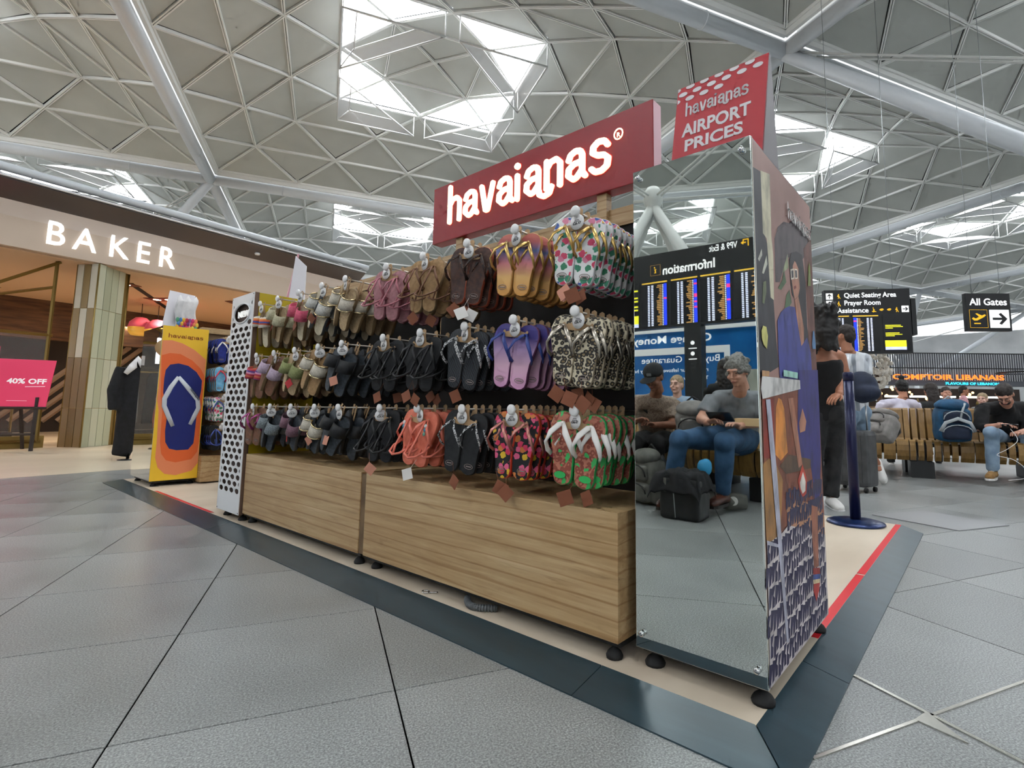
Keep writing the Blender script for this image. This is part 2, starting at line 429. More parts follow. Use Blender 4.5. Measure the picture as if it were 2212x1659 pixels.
ME_REF = me_of(rf, 'reflector', 'perforated'); ME_FR = me_of(fr, 'reflector_frame', 'rod')
CEIL = thing('ceiling', kind='structure', label='pale vaulted roof of square domes with triangular panels and rooflights')
MODS = set()
for i in range(-4, 4):
    for j in range(-2, 5):
        c = nd(i+.5, j+.5, 13)
        az = c.length
        vis = any(in_view(nd(i+a, j+b, z), .15) for a in (0, .25, .5, .75, 1) for b in (0, .25, .5, .75, 1) for z in (12, 14.5))
        near = (Vector((c.x, c.y, 0))).length < 24
        mirr = j in (-2, -1, 0) and i <= -1 and c.y < 4
        if (vis and az < 82) or near or mirr: MODS.add((i, j))
pn = 0
for (i, j) in sorted(MODS):
    d = thing('dome'); d.parent = CEIL; d.location = nd(i+.5, j+.5); d.rotation_euler = (0, 0, TH)
    if (i, j) in ((-1, 0), (0, 0), (-2, 0)):
        for me in PAN: link('panel', me, None, d)
    else: link('dome_panels', ME_ALL, None, d, kind='stuff')
    link('rib_lattice', ME_RIB, None, d); link('shade_backing', ME_BK, None, d)
    for me in ME_PANE: link('rooflight_pane', me, None, d)
    link('reflector', ME_REF, None, d); link('reflector_frame', ME_FR, None, d)
done = set(); tube = MB().cyl((0, 0, 12), (S, 0, 12), .25, 14).cyl((3.2, 0, 12), (3.24, 0, 12), .262, 14).cyl((S-3.2, 0, 12), (S-3.24, 0, 12), .262, 14); ME_T = me_of(tube, 'roof_tube', 'steel_tube')
for (i, j) in sorted(MODS):
    for a, b, ax in ((i, j, 0), (i, j+1, 0), (i, j, 1), (i+1, j, 1)):
        if (a, b, ax) in done: continue
        done.add((a, b, ax)); o = link('roof_tube', ME_T, None, CEIL); o.location = nd(a, b); o.rotation_euler = (0, 0, TH + (PI/2 if ax else 0))
# ---- structural trees under every other dome
def tree(i, j):
    c = nd(i+.5, j+.5); T = thing('column_tree', loc=c, kind='structure', label='pale steel roof tree with splayed branches and tie rods')
    hub = c + Vector((0, 0, 8.1))
    MB().lathe([(.0, -.7), (.16, -.65), (.22, -.3), (.32, -.1), (.34, .25), (.2, .45), (0, .5)], hub, 14).build('hub', 'white_paint', T)
    for a, b in ((-1, -1), (1, -1), (1, 1), (-1, 1)):
        ft = c + (E1*a + E2*b)*1.75
        MB().cyl(ft, ft + Vector((0, 0, 4.4)), .24, 14).build('trunk', 'steel_tube', T)
        MB().tube([ft + Vector((0, 0, 4.3)), hub + Vector((0, 0, -.2))], [.2, .17], 12).build('inner_strut', 'white_paint', T)
        n = nd(i + (a+1)/2, j + (b+1)/2, 11.9)
        MB().tube([ft + Vector((0, 0, 4.3)), ft.lerp(n, .5) + Vector((0, 0, 2.15)), n], [.22, .25, .2], 14).build('branch', 'steel_tube', T)
        d = (n - hub).normalized(); sd = d.cross(Vector((0, 0, 1))).normalized()*.09
        MB().cyl(hub + sd, n + sd - d*.5, .035, 8).cyl(hub - sd, n - sd - d*.5, .035, 8).cyl(n - d*.9, n - d*.2, .11, 8).build('tie_rod', 'white_paint', T)
for (i, j) in ((-2, -1), (-2, 1), (0, 1), (0, -1), (2, 1), (-4, -1)): tree(i, j)
# ---- far end of the hall
mat('far_wall', '#c4c6c6', .6)
nmat('far_band', '#a4a6a7', '#bdbfbf', .3, .5)
MB().box(-70, 84, 0, 45, 84.5, 11).build('wall_back', 'far_band', kind='structure')
MB().box(-70, -60, 0, -69.5, 84, 11).build('wall_left', 'far_band', kind='structure')
MB().box(44.5, -60, 0, 45, 84, 11).build('wall_right', 'far_band', kind='structure')
POSTER = [('foliage_print', '#37353a', [(0.017, 1.51), (0.089, 1.522), (0.103, 1.333), (0.158, 1.275), (0.17, 1.156), (0.181, 1.038), (0.198, 0.937), (0.001, 0.888), (0.006, 1.164)]), ('trunk_print', '#cfc7aa', [(0.087, 1.525), (0.178, 1.547), (0.173, 1.344), (0.184, 1.281), (0.176, 1.141), (0.143, 1.144), (0.126, 1.323), (0.09, 1.33), (0.089, 1.457)]), ('shrub_print', '#54484a', [(0.204, 1.344), (0.244, 1.393), (0.312, 1.431), (0.374, 1.444), (0.442, 1.478), (0.543, 1.474), (0.632, 1.459), (0.679, 1.432), (0.542, 1.357), (0.406, 1.339), (0.325, 1.306), (0.242, 1.211), (0.196, 1.202)]), ('shelf_print', '#6b3d2e', [(0.558, 1.4), (0.679, 1.473), (0.679, 0.925), (0.578, 0.917), (0.576, 1.229)]), ('leaf_print', '#9aa27c', [(0.274, 1.247), (0.343, 1.328), (0.349, 1.281), (0.292, 1.255)]), ('leaf_print', '#d8d6c8', [(0.035, 1.238), (0.071, 1.277), (0.074, 1.259), (0.046, 1.233)]), ('leaf_print', '#cfd0bf', [(0.066, 1.203), (0.114, 1.268), (0.12, 1.242), (0.082, 1.204)]), ('leaf_print', '#7f8a62', [(0.059, 1.114), (0.075, 1.178), (0.102, 1.187), (0.101, 1.152), (0.077, 1.113)]), ('leaf_print', '#47603c', [(0.219, 1.186), (0.272, 1.225), (0.294, 1.264), (0.314, 1.225), (0.253, 1.188)]), ('leaf_print', '#4f6b45', [(0.285, 1.135), (0.309, 1.181), (0.349, 1.206), (0.369, 1.166), (0.333, 1.144)]), ('hair_print', '#231b20', [(0.356, 1.313), (0.394, 1.345), (0.458, 1.365), (0.53, 1.369), (0.565, 1.275), (0.559, 1.107), (0.582, 1.03), (0.5, 1.035), (0.47, 1.164), (0.431, 1.18), (0.378, 1.194), (0.365, 1.244)]), ('face_print', '#b57f68', [(0.401, 1.301), (0.423, 1.322), (0.439, 1.321), (0.474, 1.304), (0.479, 1.235), (0.454, 1.203), (0.407, 1.183), (0.391, 1.214), (0.377, 1.247)]), ('neck_print', '#b98066', [(0.409, 1.181), (0.454, 1.203), (0.48, 1.157), (0.513, 1.097), (0.501, 1.042), (0.465, 1.028), (0.441, 1.083), (0.422, 1.121)]), ('dress_print', '#3d4290', [(0.285, 1.133), (0.334, 1.148), (0.403, 1.156), (0.425, 1.117), (0.444, 1.074), (0.467, 1.028), (0.549, 1.068), (0.595, 1.017), (0.6, 0.919), (0.201, 0.898), (0.196, 1.0), (0.199, 1.081), (0.237, 1.113)]), ('lens_print', '#e9dfcd', [(0.367, 1.28), (0.409, 1.292), (0.412, 1.256), (0.371, 1.245)]), ('lens_print', '#e9dfcd', [(0.417, 1.293), (0.455, 1.299), (0.457, 1.266), (0.42, 1.257)]), ('glass_print', '#463a42', [(0.377, 1.277), (0.401, 1.284), (0.402, 1.259), (0.378, 1.252)]), ('glass_print', '#463a42', [(0.424, 1.289), (0.446, 1.293), (0.447, 1.268), (0.425, 1.263)]), ('lips_print', '#7f3434', [(0.399, 1.227), (0.426, 1.236), (0.43, 1.228), (0.404, 1.217)]), ('bottle_print', '#4f7fae', [(0.616, 1.052), (0.64, 1.103), (0.656, 1.105), (0.671, 1.058), (0.667, 1.038), (0.62, 1.033)]), ('bottle_print', '#7d8a3e', [(0.591, 1.266), (0.613, 1.344), (0.625, 1.362), (0.637, 1.349), (0.635, 1.274)]), ('fruit_print', '#d8d27a', [(0.039, 1.029), (0.055, 1.046), (0.084, 1.046), (0.096, 1.02), (0.083, 0.981), (0.055, 0.99), (0.04, 1.007)]), ('scene_print', '#8a4a30', [(0.022, 0.839), (0.414, 0.878), (0.408, 0.809), (0.679, 0.958), (0.679, 0.826), (0.679, 0.384), (0.679, 0.36), (0.226, 0.463), (0.019, 0.444)]), ('curtain_print', '#8f2a1c', [(0.03, 0.833), (0.129, 0.841), (0.119, 0.661), (0.023, 0.675)]), ('vase_print', '#e2903c', [(0.148, 0.813), (0.175, 0.842), (0.204, 0.837), (0.23, 0.808), (0.248, 0.676), (0.175, 0.656), (0.125, 0.677)]), ('wood_print', '#c48d66', [(0.206, 0.54), (0.56, 0.484), (0.679, 0.426), (0.679, 0.357), (0.226, 0.462)]), ('basket_print', '#a87840', [(0.012, 0.658), (0.063, 0.67), (0.119, 0.656), (0.188, 0.599), (0.146, 0.449), (0.019, 0.444)]), ('dress_print', '#322d78', [(0.416, 0.941), (0.679, 0.959), (0.679, 0.826), (0.667, 0.639), (0.626, 0.503), (0.559, 0.474), (0.537, 0.566), (0.513, 0.628), (0.372, 0.632), (0.37, 0.745), (0.394, 0.874)]), ('seat_print', '#5f4630', [(0.16, 0.641), (0.253, 0.67), (0.52, 0.638), (0.515, 0.608), (0.225, 0.613)]), ('rug_print', '#d2c8c6', [(0.022, 0.444), (0.165, 0.451), (0.226, 0.463), (0.679, 0.357), (0.675, 0.083), (0.561, 0.083), (0.011, 0.083)]), ('leg_print', '#b0765c', [(0.272, 0.842), (0.33, 0.846), (0.409, 0.629), (0.361, 0.62)]), ('hand_print', '#b98066', [(0.389, 0.764), (0.438, 0.813), (0.481, 0.769), (0.461, 0.737), (0.396, 0.732)]), ('leg_print', '#a3644a', [(0.502, 0.485), (0.585, 0.467), (0.564, 0.272), (0.502, 0.278), (0.492, 0.396)]), ('slide_print', '#c9442f', [(0.346, 0.584), (0.409, 0.629), (0.457, 0.574), (0.443, 0.53), (0.393, 0.524), (0.36, 0.552)]), ('slide_print', '#f0e8dc', [(0.368, 0.573), (0.41, 0.604), (0.439, 0.569), (0.43, 0.541), (0.395, 0.535), (0.374, 0.554)]), ('slide_print', '#b5322b', [(0.487, 0.281), (0.576, 0.264), (0.578, 0.243), (0.484, 0.261)]), ('slide_print', '#3a55a0', [(0.484, 0.261), (0.578, 0.243), (0.572, 0.228), (0.481, 0.245)]), ('slide_print', '#e6cfa0', [(0.481, 0.245), (0.572, 0.228), (0.567, 0.216), (0.484, 0.231)]), ('slide_print', '#b5322b', [(0.484, 0.231), (0.567, 0.216), (0.555, 0.196), (0.51, 0.17), (0.48, 0.209)]), ('leg_print', '#b9b8c8', [(0.05, 0.834), (0.09, 0.836), (0.131, 0.605), (0.183, 0.144), (0.161, 0.15), (0.097, 0.532)]), ('leg_print', '#b9b8c8', [(0.017, 0.456), (0.114, 0.428), (0.116, 0.419), (0.019, 0.444)]), ('table_print', '#dedbd7', [(0.009, 0.863), (0.023, 0.899), (0.416, 0.907), (0.416, 0.877), (0.021, 0.835)]), ('box_print', '#a2d3c4', [(0.231, 0.93), (0.393, 0.931), (0.39, 0.911), (0.229, 0.91)]), ('cup_print', '#c99a6b', [(0.024, 0.915), (0.09, 0.917), (0.085, 0.902), (0.023, 0.898)])]
OPOST = [('salmon_print', '#e9895c', [(0.003, 1.419), (0.08, 1.428), (0.169, 1.406), (0.272, 1.352), (0.381, 1.259), (0.381, 1.07), (0.369, 0.856), (0.385, 0.329), (0.384, 0.23), (0.334, 0.157), (0.204, 0.125), (0.114, 0.145), (0.056, 0.209), (0.031, 0.299), (0.031, 0.498), (0.023, 0.748), (0.004, 0.848), (0.006, 1.0), (0.003, 1.255)]), ('orange_print', '#e5652c', [(0.007, 1.275), (0.072, 1.302), (0.159, 1.299), (0.262, 1.244), (0.341, 1.165), (0.379, 1.092), (0.378, 0.856), (0.379, 0.434), (0.37, 0.34), (0.325, 0.27), (0.195, 0.247), (0.117, 0.272), (0.074, 0.337), (0.057, 0.447), (0.053, 0.748), (0.027, 0.889), (0.014, 1.153)]), ('sole_print', '#14226e', [(0.044, 1.053), (0.05, 1.135), (0.081, 1.189), (0.149, 1.206), (0.23, 1.189), (0.307, 1.13), (0.359, 1.048), (0.361, 0.962), (0.348, 0.824), (0.339, 0.697), (0.335, 0.509), (0.332, 0.425), (0.291, 0.365), (0.195, 0.363), (0.134, 0.381), (0.099, 0.445), (0.09, 0.546), (0.094, 0.698), (0.068, 0.799), (0.046, 0.92)])]
# ================================================================== THE KIOSK
X, Y, Z = Vector((1, 0, 0)), Vector((0, 1, 0)), Vector((0, 0, 1))
t = NT('oak', .42); v = t.coord('Object', (.55, 7, 11)); w2 = t.coord('Object', (.7, 3, 3)); w3 = t.coord('Object', (.9, 4, 18))
g = t.noise(v, 4.5, 7, .68, .7); k = t.noise(w2, 1.6, 3, .5, 1.2); ln = t.noise(w3, 3.2, 4, .6, .5); wv = t.n('TexWave', i_Scale=1.1, i_Distortion=7., i_Detail=3., i_Detail_Scale=1.4); wv.bands_direction = 'Z'; t.l(t.coord('Object', (.35, 2, 6)), wv.inputs[0])
c = t.ramp(g, [(.3, '#a98b62'), (.5, '#bb9e74'), (.7, '#c9ae86')])
c = t.mix(c, t.ramp(k, [(.35, '#d9c6ab'), (.65, '#ffffff')]), .5, 'MULTIPLY')
c = t.mix(c, t.ramp(wv.outputs[1], [(.0, '#ffffff'), (.9, '#ffffff'), (1, '#c9ad86')]), .6, 'MULTIPLY')
c = t.mix(c, t.ramp(ln, [(.60, '#ffffff'), (.70, '#9a7850')]), .35, 'MULTIPLY'); t.col(c); t.bump(g, .06, .002)
nmat('deck_vinyl', '#c5b5a0', '#d7c9b4', 2.2, .45, (1, .4, 1))
t = NT('ramp_metal', .3, .1, .5); v = t.coord('Object', (.7, 5, 5)); f = t.noise(v, 2, 4, .6, .6)
t.col(t.ramp(f, [(.3, '#25373f'), (.7, '#2f444d')]))
mat('red_tape', '#d2262e', .4); mat('rubber', '#0b0b0c', .7); mat('plinth', '#111111', .6)
PLAT = thing('kiosk_platform', 'low beige kiosk deck with dark metal ramped edging and red tape', 'platform', (-3.6, 2.9, 0))
MB().box(-6.888, 1.385, 0, -.477, 4.41, .03).build('deck', 'deck_vinyl', PLAT)
def ramp(pts, nm='ramp_edge'):
    a, b, c, d = [Vector(p) for p in pts]   # outer a,b at floor; inner c,d on deck (c by b)
    mb = MB(); dn = lambda p: Vector((p.x, p.y, 0)); up = lambda p: Vector((p.x, p.y, .0305))
    mb.add([dn(a)+Z*.004, dn(b)+Z*.004, up(c), up(d), dn(a), dn(b), dn(c), dn(d)], [(0, 1, 2, 3), (4, 5, 1, 0), (5, 6, 2, 1), (7, 4, 0, 3), (7, 6, 5, 4), (6, 7, 3, 2)])
    mb.build(nm, 'ramp_metal', PLAT)
g_ = .0015
ramp([(-6.95, 1.235, 0), (-3.9-g_, 1.235, 0), (-3.9-g_, 1.386, 0), (-6.885, 1.386, 0)])
ramp([(-3.9+g_, 1.235, 0), (-.934-g_, 1.235, 0), (-.934-g_, 1.386, 0), (-3.9+g_, 1.386, 0)])
ramp([(-.934+g_, 1.235, 0), (-.352-g_, 1.235, 0), (-.478-g_, 1.386, 0), (-.934+g_, 1.386, 0)])
ramp([(-.352+g_, 1.237, 0), (-.352, 1.822-g_, 0), (-.478, 1.822-g_, 0), (-.478+g_, 1.388, 0)])
ramp([(-.352, 1.822+g_, 0), (-.352, 4.34, 0), (-.478, 4.41, 0), (-.478, 1.822+g_, 0)])
for (x0, y0, x1, y1) in ((-.513, 2.03, -.479, 2.93), (-.513, 2.95, -.479, 4.40), (-5.75, 1.389, -4.32, 1.412)):
    MB().box(x0, y0, .0303, x1, y1, .0312).build('red_tape', 'red_tape', PLAT)
def feet(parent, pts, z0=.03, top=.085, r=.026):
    for x, y in pts:
        MB().lathe([(r, 0), (r*1.05, .008), (r*.8, .02), (r*.35, .03), (.006, .032), (.006, top - z0)], (x, y, z0), 14).build('foot', 'rubber', parent)
# ---- base cabinets
for (x0, x1, lab) in ((-3.835, -2.392, 'light oak base cabinet beside the white perforated column'), (-2.345, -.898, 'light oak base cabinet beside the tall mirror column')):
    c_ = thing('base_cabinet', lab, 'cabinet', ((x0+x1)/2, 1.65, .03), group='oak base cabinets under the sandals')
    MB().bbox(x0, 1.42, .088, x1, 1.90, .478, .002).build('body', 'oak', c_)
    MB().box(x0+.004, 1.44, .07, x1-.004, 1.89, .0885).build('plinth', 'plinth', c_)
    feet(c_, [(x0+.05, 1.47), (x1-.035, 1.455), (x0+.05, 1.86), (x1-.05, 1.86)], top=.075)
MB().box(-2.392, 1.425, .09, -2.345, 1.90, .47).build('filler_strip', nmat('filler_wood', '#5f4a33', '#7d6447', 9, .6), None, origin=(-2.368, 1.65, .09), label='narrow dark brown filler post between the two oak cabinets', category='filler')
hose = MB(); P = []
for i in range(40):
    a = i/39; P.append((-1.64 + .17*a, 1.47 - .05*math.sin(a*PI), .042))
mat('hose_grey', '#5c6062', .4)
for i in range(39): hose.cyl(P[i], P[i+1], .011 + .003*(i % 2), 8)
hose.build('cable_hose', 'hose_grey', None, origin=(-1.55, 1.45, .03), label='grey ribbed cable hose under the oak cabinet', category='hose')
key_ = MB().tube([(-1.84 + .018*math.cos(a), 1.415 + .013*math.sin(a), .034) for a in [i*2*PI/14 for i in range(14)]], .003, 6, closed=True)
key_.tube([(-1.82, 1.418, .034), (-1.79, 1.44, .036)], .003, 6).build('metal_ring', 'chrome', None, origin=(-1.83, 1.42, .03), label='small silver ring lying on the deck below the oak cabinet', category='ring')
# ---- mirror column
mat('mirror', '#e6ece8', .012, 1); mat('ply_edge', '#d8d2c4', .6); mat('steel_dark', '#5b6064', .3, .8)
COLM = thing('mirror_column', 'tall square column with a mirror front and a photo poster side', 'column', (-.666, 1.8, .03))
MB().box(-.858, 1.472, .084, -.474, 2.145, 1.597).build('body', 'plinth', COLM)
MB().bbox(-.861, 1.465, .08, -.470, 1.472, 1.60, .0012).build('mirror', 'mirror', COLM, label='tall flat mirror with four chrome fixings')
MB().box(-.862, 1.4721, .079, -.4695, 1.478, 1.601).build('mirror_backing', 'ply_edge', COLM)
for x, z in ((-.838, .125), (-.495, .125), (-.838, 1.572), (-.495, 1.562)):
    MB().lathe([(.0085, 0), (.0085, .012), (.0065, .014), (0, .014)], (x, 1.465, z), 14, Matrix.Rotation(PI/2, 3, 'X')).build('fixing', 'chrome', COLM)
MB().box(-.86, 1.474, 1.596, -.472, 2.145, 1.602).build('top_cap', 'steel_dark', COLM)
MB().box(-.85, 1.49, .065, -.48, 2.13, .085).build('plinth', 'plinth', COLM)
feet(COLM, [(-.815, 1.50), (-.495, 1.50), (-.82, 2.1), (-.5, 2.1)], r=.03)
PST = MB().box(-.474, 1.4665, .082, -.4715, 2.145, 1.598).build('poster', nmat('poster_wall', '#8d6a62', '#a98278', 3, .5), COLM, label='photo print of a woman in a blue dress above a patterned rug')
for i, (n, c_, poly) in enumerate(POSTER):
    dk = '#' + ''.join('%02x' % int(int(c_[q:q+2], 16)*.72) for q in (1, 3, 5)); m = nmat('photo_' + c_[1:], dk, c_, 22, .5, (1, 1, .6), detail=5, lo=.3, hi=.6)
    decal(poly[::-1] if sum((poly[k][0]-poly[k-1][0])*(poly[k][1]+poly[k-1][1]) for k in range(len(poly))) > 0 else poly, (-.4715, 1.465, 0), Y, Z, .00012*(i+1), m, PST, n, .00008)
    if n == 'rug_print':
        rp = MB(); rr = random.Random(3)
        for a in range(13):
            for b in range(9):
                u0 = a*.053 + (b % 2)*.02; z0 = .09 + b*.06
                zt = .082 + .62*0 + .5 - .0*u0
                for q in range(2):
                    uu = u0 + q*.027; zz = z0 + rr.uniform(-.006, .006)
                    sl = .018
                    pts = [(uu, zz), (uu+.017, zz+.004), (uu+.019+sl, zz+.048), (uu+sl*.55, zz+.054), (uu+.002, zz+.025)]
                    if rr.random() < .35: pts = [(uu, zz), (uu+.022, zz), (uu+.026, zz+.022), (uu+.014, zz+.03), (uu+.034, zz+.054), (uu+.006, zz+.054)]
                    top = .60 if uu > .2 else .47
                    if max(p[0] for p in pts) < .675 and max(p[1] for p in pts) < top: rp.prism(pts, (-.4715 + .00012*(i+1) + .00009, 1.465, 0), Y, Z, X*.00005)
        rp.build('rug_pattern', mat('print_navy', '#2a2446', .5), PST)
wordmark((-.4715+.0062, 1.465+.352, 1.455), Y, Z, .036, mat('print_white', '#f4eeec', .5), PST, .30, ext=.0003, sw=.1)
# ---- airport prices header
mat('sign_red', '#b3202b', .5); mat('sign_grey', '#8b8688', .6); mat('soft_white', '#ded8d8', .6)
AP = thing('price_header', 'red tent sign reading AIRPORT PRICES on top of the mirror column', 'sign', (-.62, 1.7, 1.602))
A0 = Vector((-.785, 1.585, 1.602)); B0 = Vector((-.474, 1.585, 1.602)); tl = Vector((-.772, 1.635, 1.95)); tr = Vector((-.458, 1.635, 1.95))
MB().add([A0, B0, tr, tl, A0+Y*.012, B0+Y*.012, tr+Y*.006, tl+Y*.006], [(0, 1, 2, 3), (5, 4, 7, 6), (1, 5, 6, 2), (4, 0, 3, 7), (3, 2, 6, 7), (4, 5, 1, 0)]).build('front_board', 'sign_red', AP)
MB().add([B0, tr, tr+Y*.02, B0+Y*.17, A0, tl, tl+Y*.02, A0+Y*.17], [(0, 3, 2, 1), (4, 5, 6, 7), (3, 7, 6, 2), (0, 4, 7, 3)]).build('side_board', 'sign_grey', AP)
up_ = (tl - A0).normalized(); upl = (Vector((-.785, 1.635, 1.95)) - A0).normalized(); of = X.cross(upl)
O_ = A0 + of*.0008
text('AIRPORT', O_ + X*.036 + upl*.148, X, upl, .066, 'soft_white', AP, ext=.0006, bold=.03, width=.238)
text('PRICES', O_ + X*.05 + upl*.088, X, upl, .060, 'soft_white', AP, ext=.0006, bold=.03, width=.2)
wordmark(O_ + X*.05 + upl*.228, X, upl, .034, 'soft_white', AP, .215, ext=.0012, sw=.1)
dots = MB()
for r in range(4):
    for k in range(7):
        cx, cz = .008 + k*.052 + (r % 2)*.026, .345 - r*.024 - max(0, k-3)*0
        if cz - .011 < .27 + (0) : continue
        if cx > .315 or cz > .349: continue
        if r >= 2 and k > 3 : continue
        pts = [(cx + .0165*math.cos(a*PI/8), cz + .009*math.sin(a*PI/8)) for a in range(16)]
        pts = [(min(max(x, .014 - .000), .318), min(z, .3495)) for x, z in pts]
        dots.prism(pts, O_, X, upl, of*.0006)
dots.build('dot_print', 'soft_white', AP)
# ---- illuminated brand sign
mat('lightbox_red', '#93101b', .42); mat('lightbox_side', '#d9a9b2', .5)
mat('letter_light', '#fff6dc', .4, 0, 1.25, ecol='#fff1cf'); mat('halo_red', '#d42015', .4, 0, .3, ecol='#ff2a10')
SG = thing('brand_sign', 'long red lightbox sign with glowing white letters above the sandals', 'sign', (-1.68, 1.835, 1.739))
MB().bbox(-2.393, 1.80, 1.739, -.963, 1.869, 2.074, .003).build('box', 'lightbox_red', SG)
MB().box(-.9628, 1.803, 1.742, -.9622, 1.867, 2.071).build('end_panel', 'lightbox_side', SG)
wordmark((-2.235, 1.7995, 1.835), X, Z, .138, 'halo_red', SG, 1.07, ext=.0012, sw=.112, name='letter_halo')
wordmark((-2.235, 1.798, 1.835), X, Z, .138, 'letter_light', SG, 1.07, ext=.012, sw=.09, per_letter=True)
rg = MB().tube([(-1.125 + .021*math.cos(a), 1.794, 1.975 + .023*math.sin(a)) for a in [i*PI/10 for i in range(20)]], .0035, 6, closed=True)
rg.build('trademark_ring', 'letter_light', SG)
text('R', (-1.1345, 1.795, 1.963), X, Z, .028, 'letter_light', SG, ext=.002, bold=.02)
for x in (-2.175, -1.225): MB().box(x-.025, 1.815, 1.60, x+.025, 1.855, 1.739).build('post', 'oak', SG)
# ---- perforated column
PC = thing('perforated_column', 'tall white column front full of oval holes with a NEW roundel', 'column', (-4.05, 1.6, .03))
holes = []; W_, H_ = .398, 1.518; ccx, ccz = .20, 1.385
for r in range(33):
    z = .150 + r*.0447
    for k in range(-1, 5):
        x = .055 + k*.0955 + (r % 2)*.0478
        pts = [(x + .037*math.cos(a*PI/9), z + .0178*math.sin(a*PI/9)) for a in range(18)]
        pts = [(min(max(px, .024), W_-.024), pz) for px, pz in pts]
        if max(p[0] for p in pts) - min(p[0] for p in pts) < .02 or z > H_ - .03: continue
        if math.hypot((x-ccx)/.19, (z-ccz)/.095) < 1.05: continue
        out = []
        for p in pts:
            if not out or math.hypot(p[0]-out[-1][0], p[1]-out[-1][1]) > 1e-5: out.append(p)
        if math.hypot(out[0][0]-out[-1][0], out[0][1]-out[-1][1]) < 1e-5: out.pop()
        holes.append(out)
holes.append([(ccx + .142*math.cos(a*PI/18), ccz + .066*math.sin(a*PI/18)) for a in range(36)])
mat('panel_white', '#e6e6e6', .4); nmat('column_inside', '#4a3a33', '#6d5a50', 6, .8); mat('walnut', '#6a5142', .5); mat('yellow_board', '#b9a010', .5)
sheet([(0, 0), (W_, 0), (W_, H_), (0, H_)], holes, (-4.245, 1.40, .074), X, Z, Y*.004, 'perforated_panel', 'panel_white', PC)
MB().box(-4.245, 1.43, .074, -3.848, 1.434, 1.592).build('backing', 'column_inside', PC)
MB().box(-3.864, 1.4042, .074, -3.846, 1.43, 1.592).box(-4.245, 1.4042, .074, -4.23, 1.43, 1.592).box(-4.23, 1.4042, 1.577, -3.864, 1.43, 1.592).build('frame', 'walnut', PC)
MB().box(-4.24, 1.4342, .08, -3.87, 1.9, 1.58).build('body', 'plinth', PC)
MB().box(-3.8695, 1.4342, .074, -3.855, 1.94, 1.592).build('side_board', 'yellow_board', PC)
MB().tube([(-4.245 + ccx + .147*math.cos(a*PI/18), 1.398, .074 + ccz + .07*math.sin(a*PI/18)) for a in range(36)], .006, 6, closed=True).build('roundel_ring', 'panel_white', PC)
text('NEW', (-4.245 + ccx - .1, 1.412, .074 + ccz - .022), X, Z, .06, mat('new_letters', '#f2f2ee', .5, 0, .5), PC, ext=.004, bold=.03, width=.2)
for x in (-4.235, -3.857): 
    for z in (.085, 1.58): MB().lathe([(.004, 0), (.003, .003), (0, .003)], (x, 1.40, z), 8, Matrix.Rotation(PI/2, 3, 'X')).build('screw', 'steel_dark', PC)
feet(PC, [(-4.17, 1.45), (-3.9, 1.45), (-4.17, 1.85), (-3.9, 1.85)])
# ---- orange column at the far end
OC = thing('orange_column', 'yellow and orange column printed with a giant blue flip-flop', 'column', (-6.4, 1.6, .03))
mat('oc_yellow', '#f2c12e', .5)
MB().box(-6.73, 1.414, .085, -6.042, 1.795, 1.565).build('body', 'plinth', OC)
OP = MB().box(-6.042, 1.41, .083, -6.04, 1.797, 1.567).build('poster', 'oc_yellow', OC, label='yellow print of a giant blue flip-flop on orange shapes')
for i, (n, c_, poly) in enumerate(OPOST):
    decal(poly[::-1] if sum((poly[k][0]-poly[k-1][0])*(poly[k][1]+poly[k-1][1]) for k in range(len(poly))) > 0 else poly, (-6.04, 1.41, 0), Y, Z, .0006*(i+1), mat('print_' + c_[1:], c_, .5), OP, n, .0003)
mat('strap_grey', '#ccd0d6', .45)
for pts in ([(.159, 1.074), (.105, .973), (.061, .86), (.064, .789), (.106, .687), (.147, .595)], [(.159, 1.074), (.246, .969), (.336, .855), (.348, .771), (.321, .697), (.287, .609)]):
    MB().tube([(-6.036, 1.41+u, z) for u, z in pts], [.016, .021, .021, .02, .02, .016], 10, .25, ref=(0, .7, .7)).build('strap_print', 'strap_grey', OP)
wordmark((-6.0395, 1.41+.052, 1.455), Y, Z, .026, mat('oc_brown', '#a2401c', .5), OP, .288, ext=.0004, sw=.085)
wordmark((-6.0295, 1.41+.262, .955), Vector((0, .6, -.8)), Vector((0, .8, .6)), .018, mat('print_navy2', '#1c2440', .5), OP, .135, ext=.0006, sw=.1)
MB().bbox(-6.725, 1.408, .085, -6.044, 1.4138, 1.565, .001).build('mirror', 'mirror', OC)
MB().box(-6.7, 1.44, .06, -6.07, 1.78, .085).build('plinth', 'plinth', OC)
feet(OC, [(-6.66, 1.46), (-6.1, 1.46), (-6.66, 1.76), (-6.1, 1.76)])
# signs standing on the orange column
mat('blank_white', '#e3dfe2', .6)
WS = thing('topper_sign', 'white tent card with a white cloth bag standing on the orange column', 'sign', (-6.38, 1.62, 1.567))
P0 = [Vector((-6.37, 1.47, 1.567)), Vector((-6.37, 1.74, 1.567)), Vector((-6.44, 1.76, 1.97)), Vector((-6.44, 1.53, 1.99))]
MB().add(P0 + [p - X*.006 for p in P0], [(0, 1, 2, 3), (7, 6, 5, 4), (0, 3, 7, 4), (1, 5, 6, 2), (2, 6, 7, 3), (4, 5, 1, 0)]).build('card', 'blank_white', WS)
BG = MB(); gx = lambda u, z: -6.345 + .02*math.sin(u*9+z*13) + .012*math.sin(u*23)
for i in range(9):
    for j in range(9): BG.v.append((gx(i, j) if j < 8 else -6.36, 1.575 + .185*i/8 + .01*math.sin(j), 1.567 + .012 + .34*j/8 + (.03*math.sin(i*2) if j == 8 else 0)))
for i in range(8):
    for j in range(8): BG.f.append((i*9+j, (i+1)*9+j, (i+1)*9+j+1, i*9+j+1)); BG.sm.append(True)
